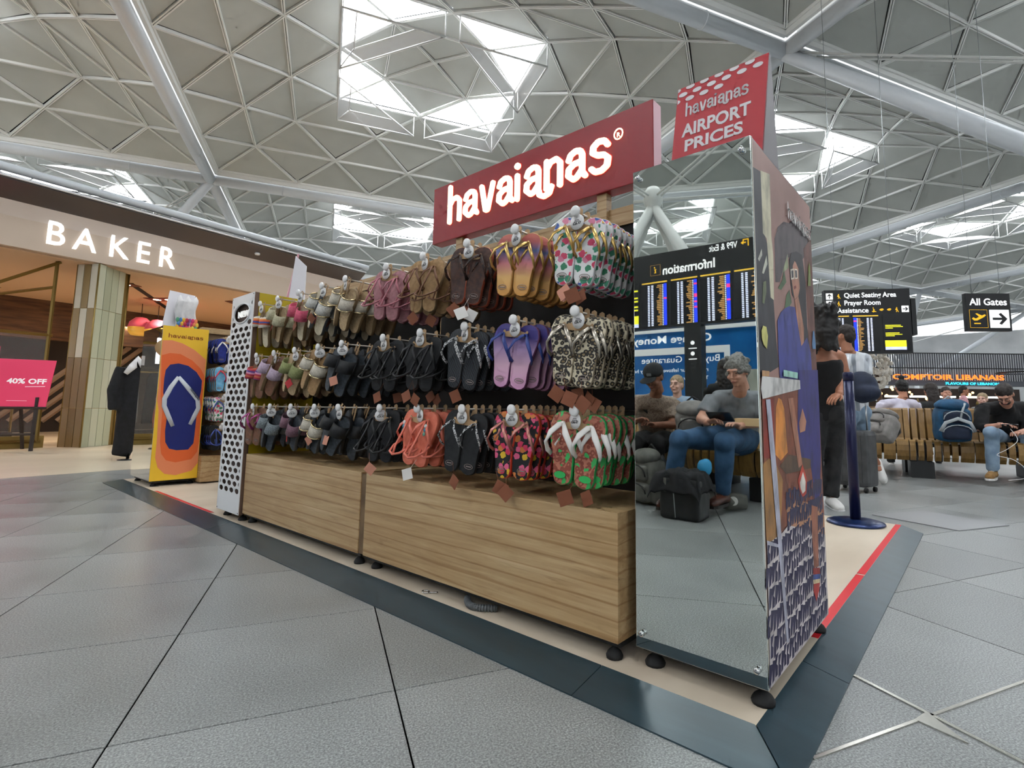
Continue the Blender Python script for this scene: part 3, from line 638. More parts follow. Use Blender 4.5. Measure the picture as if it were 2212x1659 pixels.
for i in range(9):
    for j in range(9): BG.v.append((-6.365 + .0, BG.v[i*9+j][1], BG.v[i*9+j][2]))
for i in range(8):
    for j in range(8): BG.f.append((81+i*9+j, 81+i*9+j+1, 81+(i+1)*9+j+1, 81+(i+1)*9+j)); BG.sm.append(True)
for j in range(8):
    BG.f += [(j, j+1, 82+j, 81+j), (72+j, 81+72+j, 81+73+j, 73+j), (j*9, 81+j*9, 81+(j+1)*9, (j+1)*9), (j*9+8, (j+1)*9+8, 81+(j+1)*9+8, 81+j*9+8)]; BG.sm += [True]*4
bag = BG.build('cloth_bag', nmat('bag_white', '#d8d4d2', '#efecea', 12, .8), WS)
cols = ['#e8b23a', '#d83a6a', '#58a07a', '#c8374a', '#f0855a', '#4a7fb0', '#8b3d78', '#efc94a']
for i in range(7):
    for j in range(3):
        y, z = 1.59 + i*.027 + (j % 2)*.012, 1.60 + j*.038
        MB().ell((-6.322, y, z), (.006, .017, .026), 10, rings=6).build('printed_drop', mat('drop_'+cols[(i*3+j*5) % 8][1:], cols[(i*3+j*5) % 8], .7), WS)
PK = thing('a_board', 'narrow pink edged white tent card seen edge-on over the perforated column', 'sign', (-4.86, 2.2, 1.6))
mat('card_pink', '#d9a0aa', .5); mat('shelf_oak', '#b59673', .5)
a, b, c_ = Vector((-5.02, 2.07, 1.62)), Vector((-4.92, 2.14, 2.24)), Vector((-4.84, 2.20, 1.62))
d_ = Vector((.64, .77, 0))*.012
MB().add([a, a+d_*1.6, b+d_*1.2, b, a+X*.012, a+d_*1.6+X*.012, b+d_*1.2+X*.012, b+X*.012], [(0, 3, 2, 1), (4, 5, 6, 7), (0, 1, 5, 4), (1, 2, 6, 5), (2, 3, 7, 6), (3, 0, 4, 7)]).build('front_card', 'card_pink', PK)
MB().prism([(0, 0), (.17, 0), (.17, .5), (.06, .6)], a + X*.05 + Y*.02, (.8, .6, 0), (0, 0, 1), Vector((-.006, .008, 0))).build('back_card', 'blank_white', PK)
MB().box(-5.1, 1.95, .03, -4.75, 2.5, 1.62).build('stand', 'shelf_oak', PK)
# ---- queue post
ST = thing('queue_post', 'navy blue queue barrier post on a round base behind the mirror column', 'barrier post', (-.728, 4.26, .03))
mat('navy_metal', '#14193f', .3, .3); mat('navy_base', '#1d2f5c', .28, .5)
MB().lathe([(.175, 0), (.182, .006), (.178, .016), (.14, .026), (.05, .034), (.0, .034)], (-.728, 4.24, .03), 40).build('base', 'navy_base', ST)
MB().cyl((-.728, 4.24, .06), (-.728, 4.24, 1.08), .034, 24).build('pole', 'navy_metal', ST)
MB().lathe([(.036, 0), (.036, .05), (.03, .06), (0, .062)], (-.728, 4.24, 1.03), 24).build('cap', 'navy_metal', ST)
# ================================================================== SANDALS ON PEGS
WP = [(0, 0), (.012, .014), (.03, .024), (.08, .036), (.18, .0455), (.3, .0475), (.45, .0425), (.6, .0358), (.75, .033), (.88, .032), (.95, .026), (.985, .015), (1, 0)]
SL = .252; ZT = -.012      # sole length, height of the toe end under the peg
def outline(s):
    r = []; l = []
    for t, w_ in WP:
        c = s*(.004*math.cos(t*PI) - .005*math.sin(t*PI)); z = ZT - t*SL
        if w_ == 0: (r if t == 0 else l).append((c, z)); continue
        w_ *= 1.12; r.append((c + w_, z)); l.append((c - w_, z))
    right = r; left = l
    # right runs toe->heel, left runs toe->heel; loop = right then reversed left
    heel = left[-1]; left = left[:-1]
    return right + [heel] + left[::-1]
def sole_mesh(s, mt, me_, th=.009):
    O = outline(s); n = len(O); cx = sum(p[0] for p in O)/n; cz = sum(p[1] for p in O)/n
    def lp(k, y): return [(cx + (x-cx)*(1-k), y + .010*((z-cz)/SL*2)**2, cz + (z-cz)*(1-k*.35)) for x, z in O]
    vs = lp(.05, -th) + lp(0, -th*.7) + lp(0, th*.7) + lp(.05, th); fs = []; mi = []
    fs.append(tuple(range(n))); mi.append(0)
    for k in range(3):
        for i in range(n): fs.append((k*n+i, (k+1)*n+i, (k+1)*n+(i+1) % n, k*n+(i+1) % n)); mi.append(1)
    fs.append(tuple(reversed(range(3*n, 4*n)))); mi.append(1)
    me = bpy.data.meshes.new('sole'); me.from_pydata(vs, [], fs); me.polygons.foreach_set('material_index', mi)
    me.polygons.foreach_set('use_smooth', [False] + [True]*(len(fs)-2) + [False]); me.update(); me.materials.append(mt); me.materials.append(me_); return me
def thong_mesh(m, rad=.0055, loop=False, beads=False, wide=1.0):
    mb = MB(); zp = ZT - .17*SL
    for s in (-1, 1):
        mb.tube([(0, -.008, zp), (s*.009, -.024, zp-.006), (s*.028, -.046, zp-.032), (s*.0455, -.044, zp-.066), (s*.0475, -.024, zp-.092), (s*.041, -.006, zp-.106)], [rad*.8, rad*wide, rad*1.15*wide, rad*1.2*wide, rad*1.1*wide, rad], 8, .5, ref=(.0, .35, 1))
    mb.cyl((0, -.004, zp), (0, -.02, zp), rad*.75, 8)
    if loop:
        mb.tube([(.041, -.006, zp-.10), (.046, -.05, zp-.125), (.03, -.085, zp-.15), (0, -.095, zp-.16), (-.03, -.085, zp-.15), (-.046, -.05, zp-.125), (-.041, -.006, zp-.10)], rad*.8, 7)
        mb.tube([(0, -.03, zp-.004), (0, -.05, zp-.05), (0, -.085, zp-.12), (0, -.094, zp-.16)], rad*.75, 7)
    me = bpy.data.meshes.new('strap'); me.from_pydata(mb.v, [], mb.f); me.polygons.foreach_set('use_smooth', [True]*len(mb.f)); me.update(); me.materials.append(m); return me
def band_mesh(m, z0=-.055, z1=-.125, cross=False):
    mb = MB(); n = 12; zs = [z0, (z0+z1)/2, z1]; rows = []
    for th in (0, .0035):
        for j, z in enumerate(zs):
            rows.append([(-(.047-th)*math.cos(PI*i/n), -.004 - (.043 - th + .004*j)*math.sin(PI*i/n)**.8, z - (.012*math.sin(PI*i/n) if not cross else 0) + (.02*(i/n-.5)*(1 if j else 1) if cross else 0)) for i in range(n+1)])
    vs = [p for r in rows for p in r]; m_ = n+1; fs = []
    for j in range(2):
        for i in range(n):
            fs.append((j*m_+i, j*m_+i+1, (j+1)*m_+i+1, (j+1)*m_+i)); a = 3+j; fs.append((a*m_+i, (a+1)*m_+i, (a+1)*m_+i+1, a*m_+i+1))
    for i in range(n): fs += [(i, 3*m_+i, 3*m_+i+1, i+1), (2*m_+i, 2*m_+i+1, 5*m_+i+1, 5*m_+i)]
    me = bpy.data.meshes.new('strap'); me.from_pydata(vs, [], fs); me.polygons.foreach_set('use_smooth', [True]*len(fs)); me.update(); me.materials.append(m); return me, rows
def trim_mesh(rows, m):
    mb = MB(); mb.tube(rows[0], .0045, 6).tube(rows[2], .0045, 6)
    me = bpy.data.meshes.new('trim'); me.from_pydata(mb.v, [], mb.f); me.polygons.foreach_set('use_smooth', [True]*len(mb.f)); me.update(); me.materials.append(m); return me
nmat('kraft', '#a98863', '#bd9d77', 30, .8); mat('kraft_tag', '#80492f', .75); mat('tag_red', '#b5141f', .5); mat('tag_white', '#e4e0da', .6); mat('tag_pink', '#c98a72', .7)
hk = [(-.010, .010), (0, .016), (.010, .010), (.013, -.02), (.02, -.044), (.044, -.05), (.05, -.042), (.056, -.046), (.054, -.062), (.04, -.07), (-.04, -.07), (-.054, -.062), (-.056, -.046), (-.05, -.042), (-.044, -.05), (-.02, -.044), (-.013, -.02)]
ME_HOOK = me_of(MB().prism(hk[::-1], (0, -.012, 0), X, Z, -Y*.002), 'hanger', 'kraft')
ME_HOOK2 = me_of(MB().prism([(-.007, .01), (-.007, -.075), (.007, -.075), (.007, .01)][::-1], (-.016, -.006, 0), (1, 0, .2), Z, -Y*.002).prism([(-.007, .01), (-.007, -.075), (.007, -.075), (.007, .01)][::-1], (.012, -.006, 0), (1, 0, -.2), Z, -Y*.002), 'hanger', 'kraft')
tg = MB().bbox(-.024, -.0008, -.024, .024, .0008, .024, .0005, Matrix.Rotation(PI/4, 4, 'Y')); tg.cyl((0, 0, .03), (.004, 0, .075), .0008, 4)
def tag_me(m): 
    mb = MB(); mb.v = tg.v[:]; mb.f = tg.f[:]; mb.sm = tg.sm[:]; return me_of(mb, 'tag', m)
TAGS = {k: tag_me(k) for k in ('kraft_tag', 'tag_red', 'tag_white', 'tag_pink')}
# ---- footbed prints
def zgrad(name, stops):
    t = NT(name, .55); z = t.sep(t.coord('Object'))[2]; f = t.math('DIVIDE', t.math('ADD', z, .264), .252)
    t.col(t.ramp(f, stops)); return t.m
def spots(name, ground, ring_, core, scale=70, extra=None):
    t = NT(name, .55); v = t.coord('Object'); wv = t.noise(v, 60, 2); vv = t.n('VectorMath', operation='ADD'); sc_ = t.n('VectorMath', operation='SCALE'); sc_.inputs['Scale'].default_value = .012
    nz = t.n('TexNoise', i_Scale=45., i_Detail=2.); t.l(v, nz.inputs['Vector']); t.l(nz.outputs[1], sc_.inputs[0]); t.l(v, vv.inputs[0]); t.l(sc_.outputs[0], vv.inputs[1])
    d = t.vor(vv.outputs[0], scale, rnd=.85)
    c = t.ramp(d, [(0, core), (.24, core), (.30, ring_), (.56, ring_), (.62, ground), (1, ground)])
    if extra: c = t.mix(c, extra, t.math('GREATER_THAN', t.noise(v, 28, 2), .60))
    t.col(c); return t.m
def blooms(name, ground, cols, scale=42, size=.42):
    t = NT(name, .55); v = t.coord('Object'); nd_ = t.n('TexVoronoi', i_Scale=float(scale)); t.l(v, nd_.inputs['Vector'])
    sx = t.n('SeparateColor'); t.l(nd_.outputs['Color'], sx.inputs[0]); n = len(cols)
    c = t.ramp(sx.outputs[0], [((i+.0)/n, k) for i, k in enumerate(cols)], 'CONSTANT')
    wob = t.math('ADD', nd_.outputs['Distance'], t.math('MULTIPLY', t.math('SUBTRACT', t.noise(v, 110, 2), .5), .5))
    c = t.mix(c, ground, t.math('GREATER_THAN', wob, size)); t.col(c); return t.m
def stripes(name, cols, scale=14, axis=2, rough=.8):
    t = NT(name, rough); z = t.sep(t.coord('Object'))[axis]; f = t.math('FRACT', t.math('MULTIPLY', z, scale)); n = len(cols)
    t.col(t.ramp(f, [(i/n, c) for i, c in enumerate(cols)], 'CONSTANT')); return t.m
zgrad('bed_sunset', [(0, '#d99a4e'), (.3, '#dcae6a'), (.52, '#d48187'), (.72, '#566a98'), (.86, '#b85f5c'), (1, '#b9634f')])
zgrad('bed_lilac', [(0, '#cf94bb'), (.35, '#d6acc0'), (.6, '#a98bb4'), (.8, '#3a2f7c'), (1, '#2c2270')])
spots('bed_leopard', '#d2c6aa', '#251f1a', '#9a8560', 66)
spots('bed_pinkleo', '#b5705a', '#8a4434', '#b5705a', 62, '#39b35c')
blooms('bed_floral', '#e4e2e0', ['#cf4264', '#2f7a58', '#3f5da3', '#e3a92f', '#d8819b', '#3c8a6b'], 36, .47)
blooms('bed_tropic', '#17181b', ['#d8365c', '#e0b62c', '#c9355a', '#cf7b3a', '#e05f86'], 40, .5)
t = NT('bed_zebra', .6); v = t.coord('Object', (1, 1, 1), (0, .6, 0)); wv = t.n('TexWave', i_Scale=36., i_Distortion=6., i_Detail=2.); t.l(v, wv.inputs[0]); t.col(t.ramp(wv.outputs[1], [(.45, '#0c0e11'), (.55, '#2b3037')]))
nmat('bed_tan', '#a98f6b', '#c0a782', 90, .8); nmat('bed_beige', '#b7a98d', '#cbbfa4', 90, .8); nmat('bed_brown', '#6e4a37', '#84593f', 60, .7); nmat('bed_slate', '#30363b', '#454b52', 70, .75)
nmat('bed_dark', '#0d0e10', '#191b1e', 60, .7); nmat('bed_darkbrown', '#3a2620', '#573a30', 60, .7); nmat('bed_mauve', '#a16f74', '#b98489', 60, .7); nmat('bed_coral', '#d76f54', '#e8846a', 30, .6)
nmat('bed_camel', '#94744c', '#ae8b60', 60, .7); nmat('bed_blue', '#16277a', '#1c3090', 30, .6); nmat('bed_sky', '#5fa6cf', '#7fbcdc', 30, .6)
mat('edge_dark', '#141416', .6); mat('edge_tan', '#7d6647', .7); mat('edge_white', '#cfcfcf', .5); mat('edge_sand', '#a99c84', .6); mat('edge_green', '#1f9a4e', .5); mat('edge_red', '#c23a24', .5); mat('edge_rust', '#9c4a30', .6)
mat('edge_plum', '#5a2e52', .6); mat('edge_amber', '#a87636', .6); mat('edge_coral', '#cf6a50', .6); mat('edge_mauve', '#8d565e', .6); mat('edge_grey', '#4a4e52', .6)
mat('gold', '#c7a562', .28, .75); mat('rosegold', '#b87a70', .3, .6); mat('strap_white', '#e6e2dc', .45); mat('strap_black', '#101113', .5); mat('strap_brown', '#4a2c1f', .4); mat('strap_navy', '#2c3f86', .4); mat('strap_silver', '#b6ada0', .25, .8); mat('strap_coral', '#dd7560', .35); mat('strap_mauve', '#a4606b', .35); mat('strap_red', '#c22747', .45); mat('strap_tan', '#6b452b', .5); mat('strap_pinkmetal', '#a84c86', .3, .6)
spots('strap_marble', '#15161a', '#c9c9c9', '#15161a', 110); spots('strap_tortoise', '#3b2016', '#160b08', '#6a3f22', 80)
stripes('band_stripes', ['#d9d3c5', '#c8552f', '#34509c', '#c8552f', '#d98a4a', '#d9d3c5'], 16); stripes('band_redstripes', ['#b33048', '#c98ca8', '#5a3f8a', '#b33048', '#d06a4a'], 18)
nmat('band_raffia', '#a8a182', '#c9c3a4', 160, .85); nmat('band_pink', '#c04a64', '#d26078', 120, .85); nmat('band_silver', '#b9b6ac', '#d8d6cf', 140, .6); nmat('band_cream', '#bdb4a2', '#d8d0c0', 140, .8); nmat('band_lilac', '#a893a6', '#c4b2c2', 140, .85)
nmat('band_olive', '#7c8150', '#959a68', 140, .85); nmat('band_black', '#0e0f11', '#1c1d20', 90, .6); nmat('band_grey', '#5c6468', '#8b9397', 160, .85); nmat('band_mauve', '#6b4a55', '#876673', 160, .85); mat('trim_metal', '#d8c39a', .15, 1)
PROD = {}
def product(key, kind, bed, edge, strap, text_, tags=(), th=.0102, trim=False, rad=.0064, wide=1.0):
    PROD[key] = dict(kind=kind, text=text_, tags=tags); P = PROD[key]
    P['soles'] = [sole_mesh(s, MATS[bed], MATS[edge], th) for s in (-1, 1)]
    if kind == 'flip': P['strap'] = thong_mesh(MATS[strap], rad, wide=wide)
    elif kind == 'sandal': P['strap'] = thong_mesh(MATS[strap], rad, True)
    else:
        P['strap'], rows = band_mesh(MATS[strap], cross=(kind == 'cross'))
        if trim: P['trim'] = trim_mesh(rows, MATS['trim_metal'])
K = 'kraft_tag'
product('t0', 'slide', 'bed_beige', 'edge_tan', 'band_stripes', 'orange blue striped slide pair')
product('t1', 'slide', 'bed_tan', 'edge_tan', 'band_raffia', 'beige raffia band slide pair', ('tag_red',))
product('t2', 'slide', 'bed_beige', 'edge_tan', 'band_pink', 'pink band slide pair', (K,))
product('t3', 'slide', 'bed_beige', 'edge_grey', 'band_silver', 'silver band slide pair with metal trim', (K,), trim=True)
product('t4', 'slide', 'bed_tan', 'edge_tan', 'band_cream', 'cream band slide pair with gold trim', trim=True)
product('t5', 'sandal', 'bed_mauve', 'edge_mauve', 'strap_mauve', 'dusty mauve strappy sandal pair', (), rad=.005)
product('t6', 'sandal', 'bed_camel', 'edge_tan', 'strap_tan', 'tan sandal pair with brown straps', (K,), rad=.005)
product('t7', 'flip', 'bed_darkbrown', 'edge_rust', 'strap_tortoise', 'dark brown flip-flop pair with tortoise straps', (K, 'tag_white'))
product('t8', 'flip', 'bed_sunset', 'edge_amber', 'gold', 'sunset gradient flip-flop pair with gold straps')
product('t9', 'flip', 'bed_floral', 'edge_white', 'gold', 'white floral flip-flop pair with gold straps', ('tag_pink', K))
product('m0', 'slide', 'bed_brown', 'edge_tan', 'band_redstripes', 'red striped slide pair with brown soles')
product('m1', 'slide', 'bed_brown', 'edge_tan', 'band_lilac', 'lilac tweed slide pair with brown soles')
product('m2', 'slide', 'bed_tan', 'edge_tan', 'band_olive', 'olive green band slide pair', ('tag_red',))
product('m3', 'slide', 'bed_camel', 'edge_tan', 'band_cream', 'cream band slide pair with tan soles', trim=True)
product('m4', 'cross', 'bed_slate', 'edge_dark', 'band_black', 'black wrapped band slide pair with grey soles', ('tag_pink',))
product('m5', 'sandal', 'bed_dark', 'edge_dark', 'strap_black', 'plain black sandal pair with thin straps', (K,))
product('m6', 'sandal', 'bed_dark', 'edge_dark', 'strap_black', 'black gladiator sandal pair with long straps', (K, K))
product('m7', 'flip', 'bed_zebra', 'edge_dark', 'strap_marble', 'black zebra flip-flop pair with marbled straps', (K,))
product('m8', 'flip', 'bed_lilac', 'edge_plum', 'strap_navy', 'lilac gradient flip-flop pair with navy straps')
product('m9', 'flip', 'bed_leopard', 'edge_sand', 'strap_silver', 'leopard flip-flop pair with metallic straps', (K, K, K), rad=.0075)
product('l0', 'flip', 'bed_brown', 'edge_tan', 'strap_pinkmetal', 'brown flip-flop pair with metallic pink straps')
product('l1', 'slide', 'bed_slate', 'edge_dark', 'band_grey', 'grey tweed band slide pair')
product('l2', 'slide', 'bed_slate', 'edge_grey', 'band_mauve', 'mauve glitter band slide pair', ('tag_red',))
product('l3', 'slide', 'bed_slate', 'edge_grey', 'band_cream', 'cream band slide pair with slate soles', ('tag_pink',), trim=True)
product('l4', 'cross', 'bed_slate', 'edge_dark', 'band_black', 'black crossed band slide pair with slate soles', ('tag_pink',))
product('l5', 'sandal', 'bed_dark', 'edge_dark', 'strap_black', 'black sandal pair on a tan oval hanger', ('tag_pink',))
product('l6', 'sandal', 'bed_coral', 'edge_coral', 'strap_coral', 'coral sandal pair with a heel strap', ('tag_white',), th=.013)
product('l7', 'flip', 'bed_dark', 'edge_dark', 'strap_marble', 'plain black flip-flop pair with marbled straps', (K,), rad=.004)
product('l8', 'flip', 'bed_tropic', 'edge_red', 'rosegold', 'black tropical print flip-flop pair with rose straps', (K, K), th=.012)
product('l9', 'flip', 'bed_pinkleo', 'edge_green', 'strap_white', 'pink leopard flip-flop pair with white straps', (K,), th=.012, rad=.0085, wide=1.15)
product('b0', 'flip', 'bed_blue', 'edge_dark', 'strap_white', 'blue flip-flop pair with white straps')
product('b1', 'flip', 'bed_sky', 'edge_tan', 'strap_red', 'light blue flip-flop pair with red straps')
product('b2', 'flip', 'bed_floral', 'edge_sand', 'strap_navy', 'white blue print flip-flop pair with navy straps')
product('b3', 'sandal', 'bed_dark', 'edge_dark', 'strap_navy', 'navy black sandal pair with white trim')
lm_ = MB(); lz = ZT - .86*SL; ly = -.0110 + .010*(.36*2)**2
def logo_me(m, solid):
    mb = MB()
    if solid: mb.prism([(.022*math.cos(a*PI/10), .012*math.sin(a*PI/10)) for a in range(20)][::-1], (0, ly - .003, lz), X, Z, -Y*.0012)
    else:
        mb.tube([(.019*math.cos(a*PI/12), ly, lz + .0095*math.sin(a*PI/12)) for a in range(24)], .0012, 5, closed=True); mb.box(-.012, ly-.0006, lz-.0022, .012, ly+.002, lz+.0022)
    return me_of(mb, 'logo', m)
mat('logo_grey', '#8d7f7a', .6); mat('logo_green', '#2fae57', .5); LOGO = {False: logo_me('logo_grey', False), True: logo_me('logo_green', True)}
ORD = ['front', 'second', 'third', 'fourth', 'fifth', 'sixth', 'seventh', 'eighth']
rs = random.Random(11); mat('stone_blue', '#4f88a0', .3); mat('stone_green', '#6fa894', .3)
ME_BEAD = None
def hang(key, loc, row, k, yaw=0, group='sandals hanging on the kiosk pegs'):
    P = PROD[key]; kind = P['kind']; nm = {'flip': 'flip_flop_pair', 'sandal': 'sandal_pair'}.get(kind, 'slide_pair')
    lab = '%s, %s, %s from front' % (P['text'], row, ORD[k]) if k else '%s, %s, in front' % (P['text'], row)
    r = thing(nm, lab, 'sandals', loc, 0, group, local=True)
    sl = kind in ('slide', 'cross')
    edge_ = key in ('t0', 'm0')
    lean = (rs.uniform(.05, .15) if edge_ else rs.uniform(.36, .58) if sl else rs.uniform(.05, .15)) if key[0] != 'b' else rs.uniform(-.04, .04)
    r.rotation_euler = (rs.uniform(-.03, .03) - (.05 if not sl else 0), lean if sl else lean, yaw + ((rs.uniform(-.25, .15) if sl else rs.uniform(.16, .32)) if key[0] != 'b' else rs.uniform(-.1, .1)))
    link('hanger', ME_HOOK2 if sl else ME_HOOK, None, r)
    gap = .042 if sl else .052
    for s in (-1, 1):
        rot = (0, (s*rs.uniform(.02, .05) if not sl else rs.uniform(-.06, .1)), s*.06 if not sl else s*.25)
        off = (s*gap, rs.uniform(-.004, .004) + (s*.012 if sl else 0), (-.03 if sl else 0) + rs.uniform(-.004, .004))
        so = link('sole', P['soles'][(s+1)//2], None, r, off); so.rotation_euler = rot
        st = link('strap', P['strap'], None, r, off); st.rotation_euler = rot
        if kind == 'flip' and k < 3:
            lg_ = link('logo', LOGO[key[1] in '89' and key[0] == 'l' and key[1] == '9'], None, so)
        if 'trim' in P:
            tr = link('trim', P['trim'], None, st)
        if key in ('l6',) and k < 2:
            for q in range(3):
                MB().ell((s*.014, -.04, -.075-.018*q), (.008, .004, .009), 10, rings=6).build('stone', ['strap_white', 'stone_blue', 'stone_green'][q], st)
    if k == 0 or (P['tags'] and k < 3 and rs.random() < .35):
        for q, tn in enumerate(P['tags']):
            tg_ = link('tag', TAGS[tn], None, r, ((q-.5)*.05 + rs.uniform(-.02, .02) if len(P['tags']) > 1 else rs.uniform(-.03, .03), -.03 - .006*q, (-.295 if not sl else -.21) - .012*q)); tg_.rotation_euler = (rs.uniform(-.2, .2), rs.uniform(-.5, .5), rs.uniform(-.5, .5))
    return r
# ---- the racks and their pegs
PX = [-3.725, -3.453, -3.164, -2.87, -2.61, -2.219, -1.923, -1.622, -1.344, -1.052]; PZ = [1.49, 1.136, .797]
mat('rack_dark', '#17120f', .8); mat('peg_steel', '#c2b9ac', .3, .6); mat('knob_white', '#e8e6e4', .35); mat('ink', '#3a3a3c', .7)
ME_ROD = me_of(MB().cyl((0, 0, 0), (0, .442, 0), .0042, 10), 'peg', 'peg_steel')
ME_KNOB = me_of(MB().lathe([(.013, 0), (.0195, .004), (.0195, .011), (.014, .015), (0, .016)], (0, 0, 0), 18, Matrix.Rotation(PI/2, 3, 'X')), 'peg_knob', 'knob_white')
ME_DISC = me_of(MB().lathe([(0, -.0012), (.0285, -.0012), (.0285, .0012), (0, .0012)], (0, 0, 0), 22, Matrix.Rotation(PI/2, 3, 'X')), 'price_disc', 'knob_white')
pm = text_mesh('£26.47', .0125, .0003, .03, 'CENTER').copy(); pm.transform(frame((0, -.0018, -.009), X, Z)); pm2 = MB(); pm2.add([tuple(q.co) for q in pm.vertices], [tuple(p.vertices) for p in pm.polygons]); pm2.box(-.009, -.0019, .006, .009, -.0013, .008).box(-.012, -.0019, .001, .012, -.0013, .003)
ME_PRICE = me_of(pm2, 'price_print', 'ink')
for bay, (x0, x1, cs) in enumerate(((-3.83, -2.392, range(5)), (-2.345, -.90, range(5, 10)))):
    RK = thing('display_rack', ['dark peg rack above the cabinet by the perforated column', 'dark peg rack above the cabinet by the mirror column'][bay], 'rack', ((x0+x1)/2, 1.86, .478), group='peg racks of the kiosk')
    MB().box(x0, 1.845, .478, x1, 1.875, 1.585).build('back_panel', 'rack_dark', RK)
    MB().box(x0, 1.835, 1.585, x1, 1.88, 1.665).build('top_rail', 'oak', RK)
    MB().box(x0, 1.85, .478, x0+.03, 1.89, 1.585).build('upright', 'oak', RK); MB().box(x1-.03, 1.85, .478, x1, 1.89, 1.585).build('upright', 'oak', RK)
    for r_ in range(3):
        for c_ in cs:
            pg = link('peg', ME_ROD, None, RK, Vector((PX[c_], 1.402, PZ[r_])) - Vector(RK.location))
            link('peg_knob', ME_KNOB, None, pg, (0, 0, 0))
            dx = rs.uniform(-.016, .012); dk = link('price_disc', ME_DISC, None, pg, (dx, .004, -.036 + abs(dx)*.4)); dk.rotation_euler = (0, 0, rs.uniform(-.25, .25) + (.9 if c_ < 6 and rs.random() < .35 else 0))
            pp = link('price_print', ME_PRICE, None, pg, dk.location); pp.rotation_euler = dk.rotation_euler
            key = 'tml'[r_] + str(c_); kind = PROD[key]['kind']
            n = {'flip': 7, 'sandal': 5}.get(kind, 5); dy = {'flip': .045, 'sandal': .066}.get(kind, .072)
            if key in ('t7', 'm7', 'l7'): n = 5
            for k in range(n): hang(key, (PX[c_] + rs.uniform(-.004, .004), 1.432 + k*dy, PZ[r_] + .0035), ['top row', 'middle row', 'bottom row'][r_], k)
# ---- rack behind the orange column
RB = thing('side_rack', 'oak peg rack with blue flip-flops behind the orange column', 'rack', (-6.25, 2.6, .03))
MB().box(-6.6, 1.80, .045, -5.97, 3.4, .30).build('base', 'oak', RB); MB().box(-6.34, 1.80, .30, -6.30, 3.4, 1.56).build('back_panel', nmat('rack_oak', '#8a6d50', '#a58864', 5, .6), RB)
MB().box(-6.36, 1.80, 1.56, -6.26, 3.4, 1.62).build('top_rail', 'oak', RB)
for r_, z in enumerate((1.49, 1.195, .9, .61)):
    for q, y in enumerate((1.935, 2.235)):
        pg = link('peg', ME_ROD, None, RB, Vector((-5.88, y, z)) - Vector(RB.location)); pg.rotation_euler = (0, 0, PI/2)
        link('peg_knob', ME_KNOB, None, pg, (0, 0, 0)); link('price_disc', ME_DISC, None, pg, (0, .004, -.026))
        for k in range(5):
            o = hang('b%d' % r_, (-5.915 - k*.07, y, z + .0035), 'side rack' if q == 0 else 'inner column of side rack', k, PI/2, 'flip-flops on the side rack')
# ================================================================== SHOP ON THE LEFT
FD = Vector((math.cos(math.radians(97)), math.sin(math.radians(97)), 0)); FN = Vector((FD.y, -FD.x, 0)); FB = Vector((-12.78, 1.893, 0))
def fp(s, n, z): return FB + FD*s + FN*n + Z*z
FM = lambda s, n, z: (lambda M: (setattr(M, 'translation', fp(s, n, z)), M)[1])(Matrix((FD, -FN, Z)).transposed().to_4x4())
mat('fascia', '#cdb9a6', .55); mat('fascia_light', '#ddcfc6', .35); mat('soffit_dark', '#57504f', .2, .3); mat('shop_ceiling', '#cfae8e', .7); mat('slot_black', '#0a0807', .8)
mat('brass', '#8a7440', .35, .7); mat('letter_white', '#f4f4f2', .4, 0, 1.1)
M0 = FM(0, 0, 0)
WL = MB().box(-5, 0, 3.48, 5.6, .35, 4.0, M0).build('wall_shopfront', 'fascia', kind='structure', label='beige shop fascia under a dark metal canopy')
MB().add([fp(-5, 0, 4.0), fp(5.6, 0, 4.0), fp(5.6, .14, 4.24), fp(-5, .14, 4.24), fp(-5, -.3, 4.0), fp(5.6, -.3, 4.0), fp(5.6, -.3, 4.24), fp(-5, -.3, 4.24)], [(0, 1, 2, 3), (3, 2, 6, 7), (1, 5, 6, 2), (4, 0, 3, 7)]).build('cornice', 'fascia_light', WL)
MB().add([fp(-5, .14, 4.24), fp(5.6, .14, 4.24), fp(5.6, .5, 4.48), fp(-5, .5, 4.48), fp(-5, .5, 4.56), fp(5.6, .5, 4.56), fp(5.6, -.3, 4.7), fp(-5, -.3, 4.7)], [(0, 1, 2, 3), (3, 2, 5, 4), (4, 5, 6, 7), (0, 3, 4, 7), (1, 6, 5, 2)]).build('canopy', 'soffit_dark', WL)
MB().cyl(fp(-5, .53, 4.52), fp(5.6, .53, 4.52), .02, 8).build('canopy_trim', mat('trim_bright', '#efeef0', .3), WL)
MB().cyl(fp(-5, .45, 4.68), fp(5.7, .45, 4.68), .075, 14).build('canopy_tube', 'steel_tube', WL)
for i, (ch, s) in enumerate(zip('BAKER', (-.81, -.42, .09, .53, .91))):
    text(ch, fp(s, .02, 3.645), FD, Z, .62, 'letter_white', WL, 'letter', ext=.02, bold=.004, sx=.82)
MB().lathe([(.0, 0), (.05, 0), (.06, .03), (.05, .05), (0, .05)], fp(2.75, .3, 4.31), 14).build('dome_camera', 'panel_white', WL)
CL = MB().box(-6, .1, 3.45, 6, 12, 3.5, M0).build('ceiling_shop', 'shop_ceiling', kind='structure', label='warm beige shop ceiling with black slots and recessed light trays')
for (s0, n0, s1, n1) in ((-3.2, -.6, -.5, -4.6), (.9, -1.3, 3.2, -4.9)):
    a, b = fp(s0, n0, 3.445), fp(s1, n1, 3.445); d = (b-a).normalized().cross(Z)*.06
    MB().add([a-d, b-d, b+d, a+d, a-d+Z*.006, b-d+Z*.006, b+d+Z*.006, a+d+Z*.006], [(0, 3, 2, 1), (0, 1, 5, 4), (2, 3, 7, 6)]).build('slot', 'slot_black', CL)
mat('tray', '#6a3018', .6); mat('downlight', '#fff2dd', .4, 0, 14, ecol='#ffe6c0')
